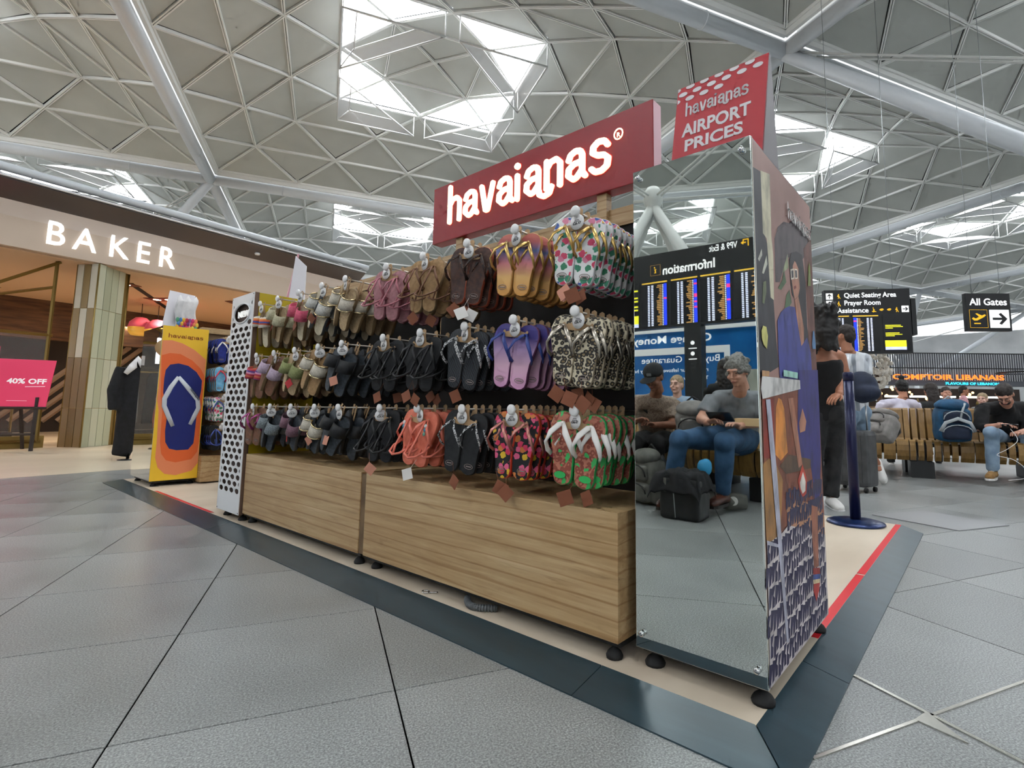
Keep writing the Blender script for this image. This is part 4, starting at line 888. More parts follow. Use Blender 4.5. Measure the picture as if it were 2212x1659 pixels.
for (s, n) in ((-2.4, -1.6), (.75, -1.8), (2.15, -2.6), (3.4, -1.2)):
    TR = MB().box(-.5, -.2, -.012, .5, .2, .0, Matrix.Translation(fp(s, n, 3.446)) @ Matrix.Rotation(math.radians(40), 4, 'Z')).build('light_tray', 'tray', CL)
    for k in (-.3, 0, .3):
        p = fp(s, n, 3.432) + Vector((math.cos(math.radians(40)), math.sin(math.radians(40)), 0))*k
        MB().lathe([(0, 0), (.085, 0), (.1, .012)], p, 14).build('downlight', 'downlight', TR)
# tiled pillar
PL = thing('pillar', loc=(-13.1, 2.05, 0), kind='structure', label='shop pillar clad in upright brown and pale green tiles')
pa, pb, pc, pd = Vector((-13.15, 1.644, 0)), Vector((-12.78, 1.893, 0)), Vector((-13.30, 2.45, 0)), Vector((-13.7, 2.2, 0))
MB().prism([(p.x, p.y) for p in (pa, pb, pc, pd)], (0, 0, 0), X, Y, Z*3.47).build('core', 'brass', PL)
TC = ['#8f7a55', '#c9c5b4', '#7a6442', '#d2cebf', '#857050']; TG = ['#c3c4ab', '#b4b79c', '#cbccb6', '#bfc2a6', '#a9ac92']
rt_ = random.Random(5)
def tiles(a, b, ncol, cols, dark):
    d = (b-a); L = d.length; d.normalize(); n = d.cross(Z); w_ = L/ncol; z = .0; row = 0
    while z < 3.46:
        h_ = min(.94, 3.465 - z) if row else .72
        for k in range(ncol):
            c_ = cols[(k + row*(1 if dark else 2)) % 2 + (0 if not dark else 0)] if dark else cols[rt_.randrange(5)]
            if dark and row < 2: c_ = [cols[0], cols[2], cols[4]][rt_.randrange(3)]
            o = a + d*(k*w_ + .006) + Z*(z + .004)
            MB().prism([(0, 0), (w_-.012, 0), (w_-.012, h_-.008), (0, h_-.008)], o, d, Z, n*.012).build('tile', mat('tile_' + c_[1:], c_, .25), PL)
        z += h_; row += 1
tiles(pa, pb, 3, TC, True); tiles(pb, pb + (pc-pb)*.86, 4, TG, False)
for p in (pa, pb, pc): MB().cyl(p + FN*.004, p + FN*.004 + Z*3.46, .016, 6).build('corner_bead', 'brass', PL)
# glazing with brass bars left of the pillar
WG = thing('window_1', loc=fp(-2.4, -.4, 0), kind='structure', label='shop window with brass bars beside the tiled pillar')
t = NT('shop_glass', .05); t.b.inputs['Base Color'].default_value = (.7, .68, .66, 1); t.b.inputs['Alpha'].default_value = .07
bars = [((-4.9, 0, .12), (-.45, 0, .12)), ((-4.9, 0, 2.05), (-.45, 0, 2.05)), ((-.5, 0, .1), (-.5, 0, 3.44)), ((-1.35, 0, .1), (-1.35, 0, 2.9)), ((-2.35, 0, .1), (-2.35, 0, 2.2)), ((-3.6, 0, .1), (-3.6, 0, 3.4)), ((-2.4, 0, 2.05), (-.45, 0, 3.44)), ((-.5, 0, 2.95), (-1.3, -1.2, 2.75)), ((-4.9, 0, 3.0), (-2.2, -2.2, 2.6))]
for a, b in bars: MB().tube([fp(a[0], -.4 + a[1], a[2]), fp(b[0], -.4 + b[1], b[2])], .028, 4).build('bar', 'brass', WG)
MB().box(-4.9, .42, .0, -.4, .46, .22, M0).build('sill', 'brass', WG)
for a, b in ((-4.9, -3.6), (-3.6, -2.35), (-2.35, -1.35), (-1.35, -.5)): MB().box(a+.03, .398, .22, b-.03, .404, 2.03, M0).build('pane', 'shop_glass', WG)
# shop interior shell
nmat('brown_wood', '#4a3020', '#6b4a30', 2, .6, (1, 1, 8)); mat('dark_interior', '#2a211c', .8); mat('slat_wood', '#a38b78', .6)
SW = MB().box(-6, 7.6, 0, 9, 7.9, 3.45, M0).build('wall_shop_back', 'dark_interior', kind='structure', label='dark back wall of the shop with slanted pale slats')
for k in range(15):
    a = fp(.2 + k*.33, -7.58, .3); b = fp(2.4 + k*.33, -7.58, 2.6)
    MB().tube([a, b], .07, 4).build('slat', 'slat_wood', SW)
MB().box(-6, 5.6, 2.45, 9, 5.9, 3.45, M0).build('beam', 'brown_wood', CL)
MB().box(5.6, -.2, 0, 5.9, 8, 4.2, M0).build('wall_shop_side', 'fascia', kind='structure')
for s in (-3.9, -3.1, -2.2, -1.5):
    l = thing('tube_lamp', 'glowing vertical tube lamp hanging behind the shop window, %s of four' % {-3.9: 'first', -3.1: 'second', -2.2: 'third', -1.5: 'last'}[s], 'lamp', fp(s, -2.2, 1.7), group='tube lamps in the shop window')
    MB().cyl(fp(s, -2.2, 1.75), fp(s, -2.2, 2.35), .035, 10).build('tube', mat('tube_glow', '#ffffff', .4, 0, 6, ecol='#eef4ff'), l); MB().cyl(fp(s, -2.2, 2.35), fp(s, -2.2, 3.44), .008, 6).build('cord', 'black', l)
# pendant lamps
for i, (p, lab) in enumerate((((-16.9, 3.45, 2.75), 'pink domed pendant lamp in the shop, nearer the tiled pillar'), ((-16.5, 3.72, 2.68), 'yellow rimmed pink pendant lamp in the shop, nearer the orange column'))):
    L = thing('pendant_lamp', lab, 'lamp', p, group='pendant lamps in the shop'); p = Vector(p)
    MB().lathe([(.02, .34), (.12, .32), (.24, .2), (.27, .06)], p, 24).build('shade_top', mat('shade_pink', '#d4566a', .4, 0, .25), L)
    MB().lathe([(.27, .06), (.25, -.06), (.2, -.14)], p, 24).build('shade_rim', mat('shade_gold', '#d8a848', .4, 0, .35), L)
    MB().lathe([(.0, -.1), (.2, -.12)], p, 20).build('bulb', mat('bulb_glow', '#fff0cc', .4, 0, 5), L)
    MB().cyl(p + Z*.34, p + Z*.72, .008, 6).build('cord', 'black', L)
# sale sign on an easel
EA = thing('sale_easel', 'pink sale board reading 40% OFF on a dark easel outside the shop', 'sign', (-12.9, 1.1, 0))
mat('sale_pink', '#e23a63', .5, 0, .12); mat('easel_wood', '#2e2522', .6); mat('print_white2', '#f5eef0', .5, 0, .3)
e0 = Vector((-12.68, .60, 0)); ed = Vector((.35, .937, 0)); en = Vector((ed.y, -ed.x, 0))
lean = (Z*.985 - en*.16).normalized(); of = ed.cross(lean)
bo = e0 + Z*.74 + en*.05
MB().prism([(0, 0), (.80, 0), (.84, .82), (.05, .82)], bo, ed, lean, -of*.02).build('board', 'sale_pink', EA)
text('40% OFF', bo + ed*.26 + lean*.40 + of*.002, ed, lean, .12, 'print_white2', EA, ext=.001, bold=.03, width=.5)
MB().prism([(.5, .34), (.75, .352), (.75, .36), (.5, .348)], bo + of*.002, ed, lean, of*.001).prism([(.3, .1), (.55, .1), (.55, .104), (.3, .104)], bo + of*.002, ed, lean, of*.001).build('small_print', 'print_white2', EA)
for k in (.12, .70): MB().tube([e0 + ed*k + en*.14, e0 + ed*(k*.9+.05) + Z*.9 + en*.02], .028, 4).build('leg', 'easel_wood', EA)
MB().tube([e0 + ed*.42 - en*.5, e0 + ed*.42 + Z*1.1 - en*.06], .025, 4).build('leg', 'easel_wood', EA); MB().tube([e0 + ed*.1 + en*.1 + Z*.28, e0 + ed*.72 + en*.1 + Z*.28], .022, 4).build('crossbar', 'easel_wood', EA); MB().tube([e0 + ed*.0 + en*.07 + Z*.72, e0 + ed*.82 + en*.07 + Z*.72], .022, 4).build('ledge', 'easel_wood', EA)
# garments
def garment(name, p, w_, h_, m, lab, cat, group=None, taper=.8, seed=1, rotz=0, thick=.07):
    r = random.Random(seed); mb = MB(); n = 14; rows = 10; p = Vector(p); c_, s_ = math.cos(rotz), math.sin(rotz)
    for j in range(rows+1):
        k = j/rows; ww = w_*(taper + (1-taper)*min(1, k*1.3)) if j else w_*.45
        for i in range(n):
            a = 2*PI*i/n; x = ww/2*math.cos(a); y = thick/2*math.sin(a)*(1 + .5*math.sin(3*a + r.random()*.6)*k) 
            mb.v.append((p.x + x*c_ - y*s_, p.y + x*s_ + y*c_, p.z - h_*k - (.02*math.sin(a*2) if j == rows else 0)))
    for j in range(rows):
        for i in range(n): mb.f.append((j*n+i, (j+1)*n+i, (j+1)*n+(i+1) % n, j*n+(i+1) % n)); mb.sm.append(True)
    mb.f += [tuple(range(n)), tuple(reversed(range(rows*n, (rows+1)*n)))]; mb.sm += [True, True]
    return mb.build(name, m, None, origin=(p.x, p.y, p.z - h_), label=lab, category=cat, **({'group': group} if group else {}))
nmat('cloth_black', '#0b0b0d', '#16161a', 20, .85); nmat('cloth_grey', '#6a6a6c', '#858588', 20, .85); nmat('cloth_rose', '#8a4a3c', '#b07560', 6, .45, (30, 30, 1))
RL = thing('clothes_rail', 'brass clothes rail with black garments between pillar and orange column', 'rail', (-14.6, 3.5, 0))
ra, rbb = Vector((-15.3, 2.9, 1.62)), Vector((-13.9, 4.5, 1.62)); MB().cyl(ra, rbb, .018, 8).build('bar', 'brass', RL)
for p in (ra, rbb): MB().cyl((p.x, p.y, 0), p, .018, 8).build('post', 'brass', RL)
for k in range(11):
    p = ra.lerp(rbb, .06 + k*.088); garment('hanging_garment', p - Z*.02, .42, 1.05, 'cloth_black', 'black garment on the brass rail, %s from the pillar' % ['first', 'second', 'third', 'fourth', 'fifth', 'sixth', 'seventh', 'eighth', 'ninth', 'tenth', 'last'][k], 'garment', 'black garments on the shop rail', seed=k, rotz=.85 + .06*math.sin(k*3))
for k in range(7):
    s = -4.4 + k*.45; garment('window_garment', fp(s, -1.7, 1.5), .45, 1.1, 'cloth_black' if k % 3 else 'cloth_grey', ('grey' if k % 3 == 0 else 'black') + ' garment behind the shop window, %s from the frame edge' % ['first', 'second', 'third', 'fourth', 'fifth', 'sixth', 'last'][k], 'garment', 'garments behind the shop window', seed=k+20, rotz=1.2)
RW = thing('window_rail', 'dark clothes rail and shelf behind the shop window', 'rail', fp(-3, -1.7, 0)); MB().cyl(fp(-4.8, -1.7, 1.52), fp(-.6, -1.7, 1.52), .02, 8).build('bar', 'brass', RW); MB().box(-4.8, 1.5, .1, -.6, 2.0, .25, M0).build('shelf', 'dark_interior', RW); MB().box(-4.8, 1.6, 1.62, -.6, 1.95, 1.66, M0).build('top_shelf', 'dark_interior', RW)
for s in (-4.8, -2.7, -.6): MB().cyl(fp(s, -1.7, 0), fp(s, -1.7, 1.64), .02, 8).build('post', 'brass', RW)
mat('sign_pink2', '#c8355c', .5, 0, .15)
for i, (s, z, w_, c_) in enumerate(((-1.0, 1.66, .3, 'sign_pink2'), (-1.75, 1.66, .36, 'blank_white'), (-2.5, 1.66, .28, 'blank_white'), (-1.2, 2.12, .26, 'sign_pink2'))):
    MB().box(s-w_/2, 1.75, z, s+w_/2, 1.77, z+.22, M0).build('shelf_card', c_, None, origin=fp(s, -1.76, z), label=['small pink card on the shelf nearest the tiled pillar', 'wide white card on the shelf behind the shop window', 'narrow white card on the shelf behind the sale board', 'small pink card hanging high behind the window bars'][i], category='card')
MB().box(-14.72, 3.68, 1.635, -14.70, 3.90, 1.95).build('rail_card', 'sign_pink2', None, origin=(-14.71, 3.79, 1.635), label='small red card standing on the clothes rail', category='card')
# black coat by the orange column
CT = thing('black_coat', 'long black coat with a white scarf on a stand by the orange column', 'coat', (-9.55, 1.9, 0))
cb = MB(); c0 = Vector((-9.55, 1.95, 0))
cb.tube([c0 + Z*1.42, c0 + Z*1.3, c0 + Z*1.0, c0 + Z*.6, c0 + Vector((-.02, -.03, .3)), c0 + Vector((-.04, -.08, .06))], [.06, .17, .17, .18, .15, .11], 14, .55, ref=(.1, 1, 0))
for s in (-1, 1): cb.tube([c0 + Vector((0, .17*s, 1.33)), c0 + Vector((.03, .25*s, 1.0)), c0 + Vector((.05, .23*s, .72))], [.075, .07, .06], 10)
link('coat', remesh(cb, .02, 4), 'cloth_black', CT, -Vector(CT.location))
MB().tube([c0 + Vector((.1, -.14, 1.24)), c0 + Vector((.12, -.06, 1.36)), c0 + Vector((.02, .0, 1.47)), c0 + Vector((.13, .06, 1.34))], [.03, .05, .05, .04], 8, .5).build('scarf', 'bag_white', CT)
MB().cyl(c0, c0 + Z*1.5, .02, 8).lathe([(.12, 0), (.12, .012), (.02, .02)], c0, 20).build('stand', 'black_metal', CT)
# pleated dress opposite, seen in the orange column's mirror
garment('rose_dress', (-11.6, -.05, 1.45), .55, 1.05, 'cloth_rose', 'rose pleated dress reflected in the mirror of the orange column', 'dress', taper=.5, seed=4, rotz=.6, thick=.3)
DS = thing('dress_stand', 'slim stand holding the rose pleated dress and a tan bag', 'stand', (-11.6, -.05, 0)); MB().cyl((-11.6, -.05, 0), (-11.6, -.05, 1.62), .02, 8).lathe([(.22, 0), (.2, .02), (.02, .03)], (-11.6, -.05, 0), 20).build('pole', 'black_metal', DS)
MB().ell((-11.6, -.05, 1.85), (.12, .26, .2), 16).build('bag', mat('tan_leather', '#b08e66', .6), DS)
for i, (s, n, z, p_) in enumerate(((-2.2, -2.4, 3.2, 120), (2.6, -2.8, 3.2, 150), (2.2, -5.8, 3.0, 60))):
    ld = bpy.data.lights.new('shop_light', 'AREA'); ld.energy = p_; ld.color = (1, .78, .55); ld.size = .5; lo = bpy.data.objects.new('shop_light', ld); COL.objects.link(lo); lo.location = fp(s, n, z)

# ================================================================== BENCHES
t = NT('bench_wood', .35); v = t.coord('Object', (9, 1, 1)); f = t.noise(v, 7, 4, .6, .5); oi = t.n('ObjectInfo')
t.col(t.mix(t.ramp(f, [(.3, '#7d5f30'), (.7, '#a07c42')]), t.ramp(oi.outputs['Random'], [(0, '#c8c0b4'), (1, '#ffffff')]), .7, 'MULTIPLY'))
prof = [(.05, .22), (.012, .27), (0, .34), (.0, .41), (.02, .455), (.06, .475), (.15, .47), (.38, .44), (.45, .445), (.49, .48), (.52, .60), (.56, .78), (.575, .85), (.595, .872), (.615, .862)]
def slat_me(w_, back=True, flip=False):
    pr_ = prof if back else prof[:9]; mb = MB(); th = .026; n = len(pr_); vs = []
    for x in (0, w_):
        for i, (y, z) in enumerate(pr_):
            a = pr_[max(i-1, 0)]; b = pr_[min(i+1, n-1)]; d = Vector((b[0]-a[0], b[1]-a[1])).normalized(); vs.append((x, y, z)); vs.append((x, y + d.y*th, z - d.x*th) if True else 0)
    m_ = 2*n; fs = []
    for i in range(n-1):
        a, b, c_, d = 2*i, 2*i+1, 2*i+3, 2*i+2
        fs += [(a, b, c_, d), (m_+a, m_+d, m_+c_, m_+b), (a, d, m_+d, m_+a), (b, m_+b, m_+c_, c_)]
    fs += [(0, m_, m_+1, 1), (m_-2, m_-1, 2*m_-1, 2*m_-2)]
    mb.add(vs, fs); return me_of(mb, 'slat', 'bench_wood')
ME_S1, ME_S2 = slat_me(.060), slat_me(.128)
mat('bench_black', '#141618', .45)
def bench(loc, rz, length, lab, feet_at, trays=(), double=True, pattern=None):
    B = thing('slatted_bench', lab, 'bench', loc, rz, 'slatted wooden benches', local=True); x = 0; k = 0
    while x < length:
        wide = (k % 8) in (0, 7)
        link('slat', ME_S2 if wide else ME_S1, None, B, (x, 0, 0))
        if double:
            o = link('slat', ME_S2 if wide else ME_S1, None, B, (x + (.128 if wide else .060), 1.3, 0)); o.rotation_euler = (0, 0, PI)
        x += (.138 if wide else .084); k += 1
    for fx in feet_at:
        MB().box(fx-.12, .12, 0, fx+.12, .5, .2).box(fx-.05, .12, .2, fx+.05, 1.18, .43).box(fx-.12, .8, 0, fx+.12, 1.18, .2).build('trestle', 'bench_black', B)
    for tx in trays:
        MB().bbox(tx-.16, .05, .655, tx+.16, .47, .675, .005).box(tx-.03, .3, .44, tx+.03, .36, .655).build('side_tray', 'bench_black', B)
    MB().box(0, .5, .40, length, .56, .43).build('rail', 'bench_black', B)
    return B
B1 = bench((-1.62, 7.72, 0), math.radians(11), 3.3, 'long slatted wooden bench with curved back beside the walkway', (.3, 1.05, 2.3), (.42,))
B2 = bench((-.95, -1.70, 0), math.radians(188), 3.4, 'slatted wooden bench reflected in the mirror under the seated men', (.62, 1.5, 2.9), (.35, 1.62), True)
# ================================================================== SIGNS AND SCREENS
mat('sign_black', '#0d0e10', .35); mat('sign_text', '#f2f2f2', .5, 0, .75); mat('sign_yellow', '#f0b81e', .5, 0, .55); mat('screen_black', '#05060c', .25)
mat('row_white', '#dfe4ff', .5, 0, .9); mat('row_blue', '#1b3df0', .5, 0, .9); mat('row_orange', '#b98a4a', .5, 0, .6); mat('row_pink', '#f03a8a', .5, 0, .9); mat('row_yellow', '#e8e12a', .5, 0, .8); mat('row_gold', '#e0b43a', .5, 0, .7); mat('row_green', '#2f8a4a', .5, 0, .5); mat('row_lilac', '#c9cffb', .5, 0, .8)
def screen(parent, o, u, v, w_, h_, seed, rows=24):
    r = random.Random(seed); n = u.cross(v); o = Vector(o)
    S_ = MB().prism([(0, 0), (w_, 0), (w_, h_), (0, h_)], o, u, v, n*.004).build('screen', 'screen_black', parent); q = o + n*.0045
    R_ = lambda mb, x0, y0, x1, y1: mb.prism([(x0, y0), (x1, y0), (x1, y1), (x0, y1)], q, u, v, n*.001)
    ms = {k: MB() for k in ('row_white', 'row_blue', 'row_orange', 'row_pink', 'row_gold')}
    R_(ms['row_gold'], .02*w_, h_*.955, .98*w_, h_*.985); st = h_*.92/rows
    for i in range(rows):
        y = h_*.925 - i*st - st; y1 = y + st*.62
        R_(ms['row_pink' if r.random() < .12 else 'row_blue'], .04*w_, y, .15*w_, y + st*.95)
        R_(ms['row_white'], .165*w_, y, .20*w_, y1); R_(ms['row_orange'], .22*w_, y, (.28 + .16*r.random())*w_, y1)
        R_(ms['row_white'], .54*w_, y, .62*w_, y1); R_(ms['row_white'], .68*w_, y, .75*w_, y1)
    for k, mb in ms.items(): mb.build('screen_rows', k, S_, kind='stuff')
    return S_
def arrow(parent, o, u, v, s, ang, m='sign_black', name='arrow'):
    c_, s_ = math.cos(ang), math.sin(ang); pts = [(-.34, -.06), (.12, -.06), (-.04, -.24), (.08, -.3), (.38, 0), (.08, .3), (-.04, .24), (.12, .06), (-.34, .06)]
    u, v = Vector(u), Vector(v); return MB().prism([((x*c_-y*s_)*s, (x*s_+y*c_)*s) for x, y in pts], o, u, v, u.cross(v)*.002).build(name, m, parent)
def picto(parent, o, u, v, s, kind, m='sign_yellow', name='pictogram'):
    u, v = Vector(u), Vector(v); n = u.cross(v)*.002; o = Vector(o); mb = MB()
    Q = lambda pts: mb.prism([(x*s, y*s) for x, y in pts], o, u, v, n)
    if kind == 'plane': Q([(-.42, -.02), (-.34, .06), (-.18, -.02), (.02, .1), (-.2, .3), (-.1, .32), (.2, .18), (.38, .26), (.45, .2), (.32, .08), (-.1, -.14), (-.3, -.14)]); Q([(-.3, -.36), (.1, -.36), (.1, -.29), (-.3, -.29)])
    elif kind == 'exit': Q([(-.35, -.35), (-.25, -.35), (-.25, .25), (.1, .25), (.1, .1), (.2, .1), (.2, .35), (-.35, .35)]); Q([(-.1, -.05), (.15, -.05), (.15, -.18), (.4, .02), (.15, .2), (.15, .08), (-.1, .08)])
    elif kind == 'i': Q([(-.1, -.3), (.12, -.3), (.08, -.22), (.02, -.2), (.1, .1), (-.12, .1), (-.1, .04), (-.05, .02)]); Q([(.0, .18), (.12, .18), (.14, .32), (.02, .32)])
    elif kind == 'person': Q([(-.1, -.4), (.0, -.05), (-.18, -.1), (-.12, .15), (.1, .15), (.12, -.02), (.3, -.38), (.2, -.4), (.05, -.12), (0, -.4)]); Q([(-.06, .2), (.08, .2), (.1, .34), (-.04, .36)])
    elif kind == 'wheel': Q([(-.3, -.2), (-.1, -.4), (.15, -.3), (.35, -.35), (.3, -.22), (.1, -.2), (.05, .0), (.15, .0), (.15, .06), (.0, .08), (-.02, .2), (-.12, .2), (-.08, -.08), (-.05, -.22), (-.2, -.15)]); Q([(-.14, .26), (-.02, .26), (-.02, .38), (-.14, .38)])
    else: Q([(-.3, 0), (-.1, .16), (.2, .2), (.34, .02), (.1, -.18), (-.15, -.14)])
    return mb.build(name, m, parent)
# hanging board: quiet seating area
q0 = Vector((-3.02, 14.02, 2.235)); qu = Vector((1.74, 1.25, 0)).normalized(); qu = Vector((math.cos(math.radians(30)), math.sin(math.radians(30)), 0))
q0 = Vector((-2.87, 14.16, 2.24)); qn = qu.cross(Z)
QB = thing('information_board', 'black hanging board reading Quiet Seating Area over departure screens', 'sign', q0 + qu*1.0)
W2, H2 = 1.94, 1.60
MB().box(0, 0, 0, W2, .16, H2, frame(q0, qu, Z) @ Matrix.Rotation(0, 4, 'X') if False else Matrix((qu, -qn, Z)).transposed().to_4x4().copy() if False else (lambda M: (setattr(M, 'translation', q0), M)[1])(Matrix((qu, -qn, Z)).transposed().to_4x4())).build('case', 'sign_black', QB)
sq = lambda x, y, off=.004: q0 + qu*x + Z*y + qn*off
text('Quiet Seating Area', sq(.46, 1.40), qu, Z, .17, 'sign_text', QB, bold=.02, width=1.18); text('Prayer Room', sq(.46, 1.21), qu, Z, .17, 'sign_text', QB, bold=.02, width=.82); text('Assistance', sq(.28, 1.02), qu, Z, .17, 'sign_text', QB, bold=.02, width=.72)
for (x, y, a) in ((.12, 1.44, PI/2), (.12, 1.25, PI/2), (1.82, 1.09, 0)):
    MB().prism([(-.08, -.08), (.08, -.08), (.08, .08), (-.08, .08)], sq(x, y), qu, Z, qn*.002).build('arrow_panel', 'sign_text', QB); arrow(QB, sq(x, y, .007), qu, Z, .17, a)
for (x, y, k) in ((.33, 1.44, 'person'), (.33, 1.25, 'person'), (1.12, 1.08, 'wheel'), (1.29, 1.08, 'other'), (1.46, 1.08, 'other'), (1.63, 1.08, 'person')): picto(QB, sq(x, y), qu, Z, .16, k)
screen(QB, sq(-.0, .06), qu, Z, .56, .9, 3); screen(QB, sq(.62, .06), qu, Z, .60, .9, 4)
SY = MB().prism([(0, 0), (.6, 0), (.6, .9), (0, .9)], sq(1.3, .06), qu, Z, qn*.004).build('screen', 'screen_black', QB)
yl = MB(); 
for (x0, y0, x1, y1) in ((.05, .62, .40, .64), (.05, .585, .44, .605), (.05, .55, .22, .57), (.05, .43, .36, .45), (.05, .395, .42, .415), (.05, .36, .25, .38), (.03, .10, .50, .26)): yl.prism([(x0, y0), (x1, y0), (x1, y1), (x0, y1)], sq(1.3, .06, .009), qu, Z, qn*.001)
yl.build('screen_rows', 'row_yellow', SY, kind='stuff'); MB().prism([(.03, .03), (.5, .03), (.5, .10), (.03, .10)], sq(1.3, .06, .009), qu, Z, qn*.001).build('screen_rows', 'row_lilac', SY)
for x in (.3, 1.6): MB().cyl(q0 + qu*x + Z*H2 - qn*.08, q0 + qu*x + Z*9.8 - qn*.08, .006, 6).build('drop_rod', 'steel', QB)
MB().box(0, 0, 0, .1, .5, .9, (lambda M: (setattr(M, 'translation', q0 + qu*(W2+.02) + Z*.45), M)[1])(Matrix((qu, -qn, Z)).transposed().to_4x4())).build('rear_case', 'bench_black', QB)
# hanging sign: all gates
g0 = Vector((-.15, 16.55, 2.87)); gu = Vector((math.cos(math.radians(38)), math.sin(math.radians(38)), 0)); gn = gu.cross(Z); GW, GH = 1.08, .96
AG = thing('gate_sign', 'black hanging sign reading All Gates with plane and arrow', 'sign', g0 + gu*.5)
MB().box(0, 0, 0, GW, .12, GH, (lambda M: (setattr(M, 'translation', g0), M)[1])(Matrix((gu, -gn, Z)).transposed().to_4x4())).build('case', 'sign_black', AG)
sg = lambda x, y, off=.004: g0 + gu*x + Z*y + gn*off
text('All Gates', sg(.08, .66), gu, Z, .24, 'sign_text', AG, bold=.02, width=.92)
MB().prism([(.55, .08), (1.03, .08), (1.03, .54), (.55, .54)], sg(0, 0), gu, Z, gn*.002).build('arrow_panel', 'sign_text', AG); arrow(AG, sg(.79, .31, .007), gu, Z, .5, 0)
MB().prism([(.06, .08), (.5, .08), (.5, .54), (.06, .54)], sg(0, 0), gu, Z, gn*.0015).build('plane_border', 'sign_yellow', AG); MB().prism([(.068, .088), (.492, .088), (.492, .532), (.068, .532)], sg(0, 0, .006), gu, Z, gn*.001).build('plane_panel', 'sign_black', AG); picto(AG, sg(.28, .32, .0085), gu, Z, .4, 'plane')
for x in (.2, .9): MB().cyl(g0 + gu*x + Z*GH - gn*.06, g0 + gu*x + Z*10 - gn*.06, .006, 6).build('drop_rod', 'steel', AG)
# restaurant far behind the bench
r0 = Vector((-3.6, 25.6, 0)); ru = Vector((math.cos(math.radians(39.5)), math.sin(math.radians(39.5)), 0)); rn = ru.cross(Z)
RF = thing('restaurant_front', 'distant restaurant front with glowing orange letters and slatted screen', 'restaurant', r0 + ru*3)
rq = lambda x, z, off=0: r0 + ru*x + Z*z + rn*off
RMx = (lambda M: (setattr(M, 'translation', r0), M)[1])(Matrix((ru, -rn, Z)).transposed().to_4x4())
mat('canopy_grey', '#4c4e55', .5); mat('warm_dark', '#2c1d14', .7)
MB().box(-2, 0, 1.98, 9, .3, 2.2, RMx).build('canopy', 'canopy_grey', RF); MB().box(-2, 3.0, 0, 9, 3.2, 2.0, RMx).build('back_wall', 'warm_dark', RF)
MB().box(-2, .1, 2.72, 9, .16, 2.76, RMx).box(-2, .1, 3.36, 9, .16, 3.4, RMx).build('screen_rail', 'bench_black', RF)
for k in range(110): MB().box(-2 + k*.1, .11, 2.2, -1.965 + k*.1, .15, 3.36, RMx).build('screen_slat', 'canopy_grey' if k else 'canopy_grey', RF)
mat('neon_orange', '#ff7a2a', .5, 0, 2.2, ecol='#ff6a20'); mat('neon_cyan', '#4fe0ff', .5, 0, 1.6, ecol='#2fd0f0')
text('COMPTOIR LIBANAIS', rq(.95, 2.24, .06), ru, Z, .30, 'neon_orange', RF, bold=.02, width=4.7, ext=.01); text('FLAVOURS OF LEBANON', rq(3.2, 2.03, .02), ru, Z, .15, 'neon_cyan', RF, bold=.02, width=2.25, ext=.005)
for k in range(5): MB().box(1.2 + k*1.1, .9, 1.50, 2.1 + k*1.1, .95, 1.58, RMx).build('strip_light', mat('strip_glow', '#ffffff', .4, 0, 4, ecol='#fff0dc'), RF)
MB().box(-2, 1.2, 0, 9, 1.7, 1.1, RMx).build('counter', nmat('counter_wood', '#5a4030', '#8a6a4c', 3, .5), RF)
for k in range(26):
    rr = random.Random(k); p = rq(rr.uniform(0, 6.5), rr.uniform(1.15, 1.95), -rr.uniform(.6, 2.6)); MB().ell(p, .045 + .03*rr.random(), 8, rings=6).build('bulb', mat('bulb_warm', '#ffd9a0', .4, 0, 3.5, ecol='#ffc880'), RF)
for k in range(7):
    rr = random.Random(k+50); p = rq(.3 + k*.9, 1.12, -1.45); MB().lathe([(.05, 0), (.09, .15), (.03, .28), (.03, .36)], p, 10).build('jar', mat('jar_'+str(k % 3), ['#6a5a28', '#3a4a2a', '#7a3a24'][k % 3], .3), RF)
DR = MB().tube([rq(6.3 + .9*math.cos(a*PI/16), 2.55 + .0*a, .3 + .9*math.sin(a*PI/16)) for a in range(32)], .035, 6, closed=True).build('hoop_lamp', 'black_metal', None, origin=rq(6.3, 2.55), label='black hoop lamp hanging by the restaurant letters', category='lamp')
MB().lathe([(0, 0), (.24, 0), (.24, .02), (0, .02)], rq(.2, 1.56, .02), 20, Matrix.Rotation(math.radians(39.5), 3, 'Z') @ Matrix.Rotation(PI/2, 3, 'X')).build('round_emblem', 'sign_text', RF)
# blossom tree ornament by the board
BT = thing('blossom_tree', 'pale blossom tree ornament beside the hanging board', 'tree', (-2.127, 16.375, 0)); rr = random.Random(9); bl = MB()
MB().tube([(-2.127, 16.375, 0), (-2.1, 16.4, 1.1), (-2.13, 16.38, 1.95)], [.09, .07, .04], 8).build('trunk', 'brown_wood', BT)
for k in range(170):
    a, b = rr.uniform(0, 2*PI), rr.uniform(-1, 1); q = math.sqrt(1-b*b)*.36; bl.ell((-2.127 + q*math.cos(a)*rr.uniform(.6, 1), 16.375 + q*math.sin(a), 2.05 + b*.58), .062, 6, rings=4)
bl.build('blossom', nmat('blossom_mat', '#d8cdbd', '#efe6da', 3, .7), BT, kind='stuff')
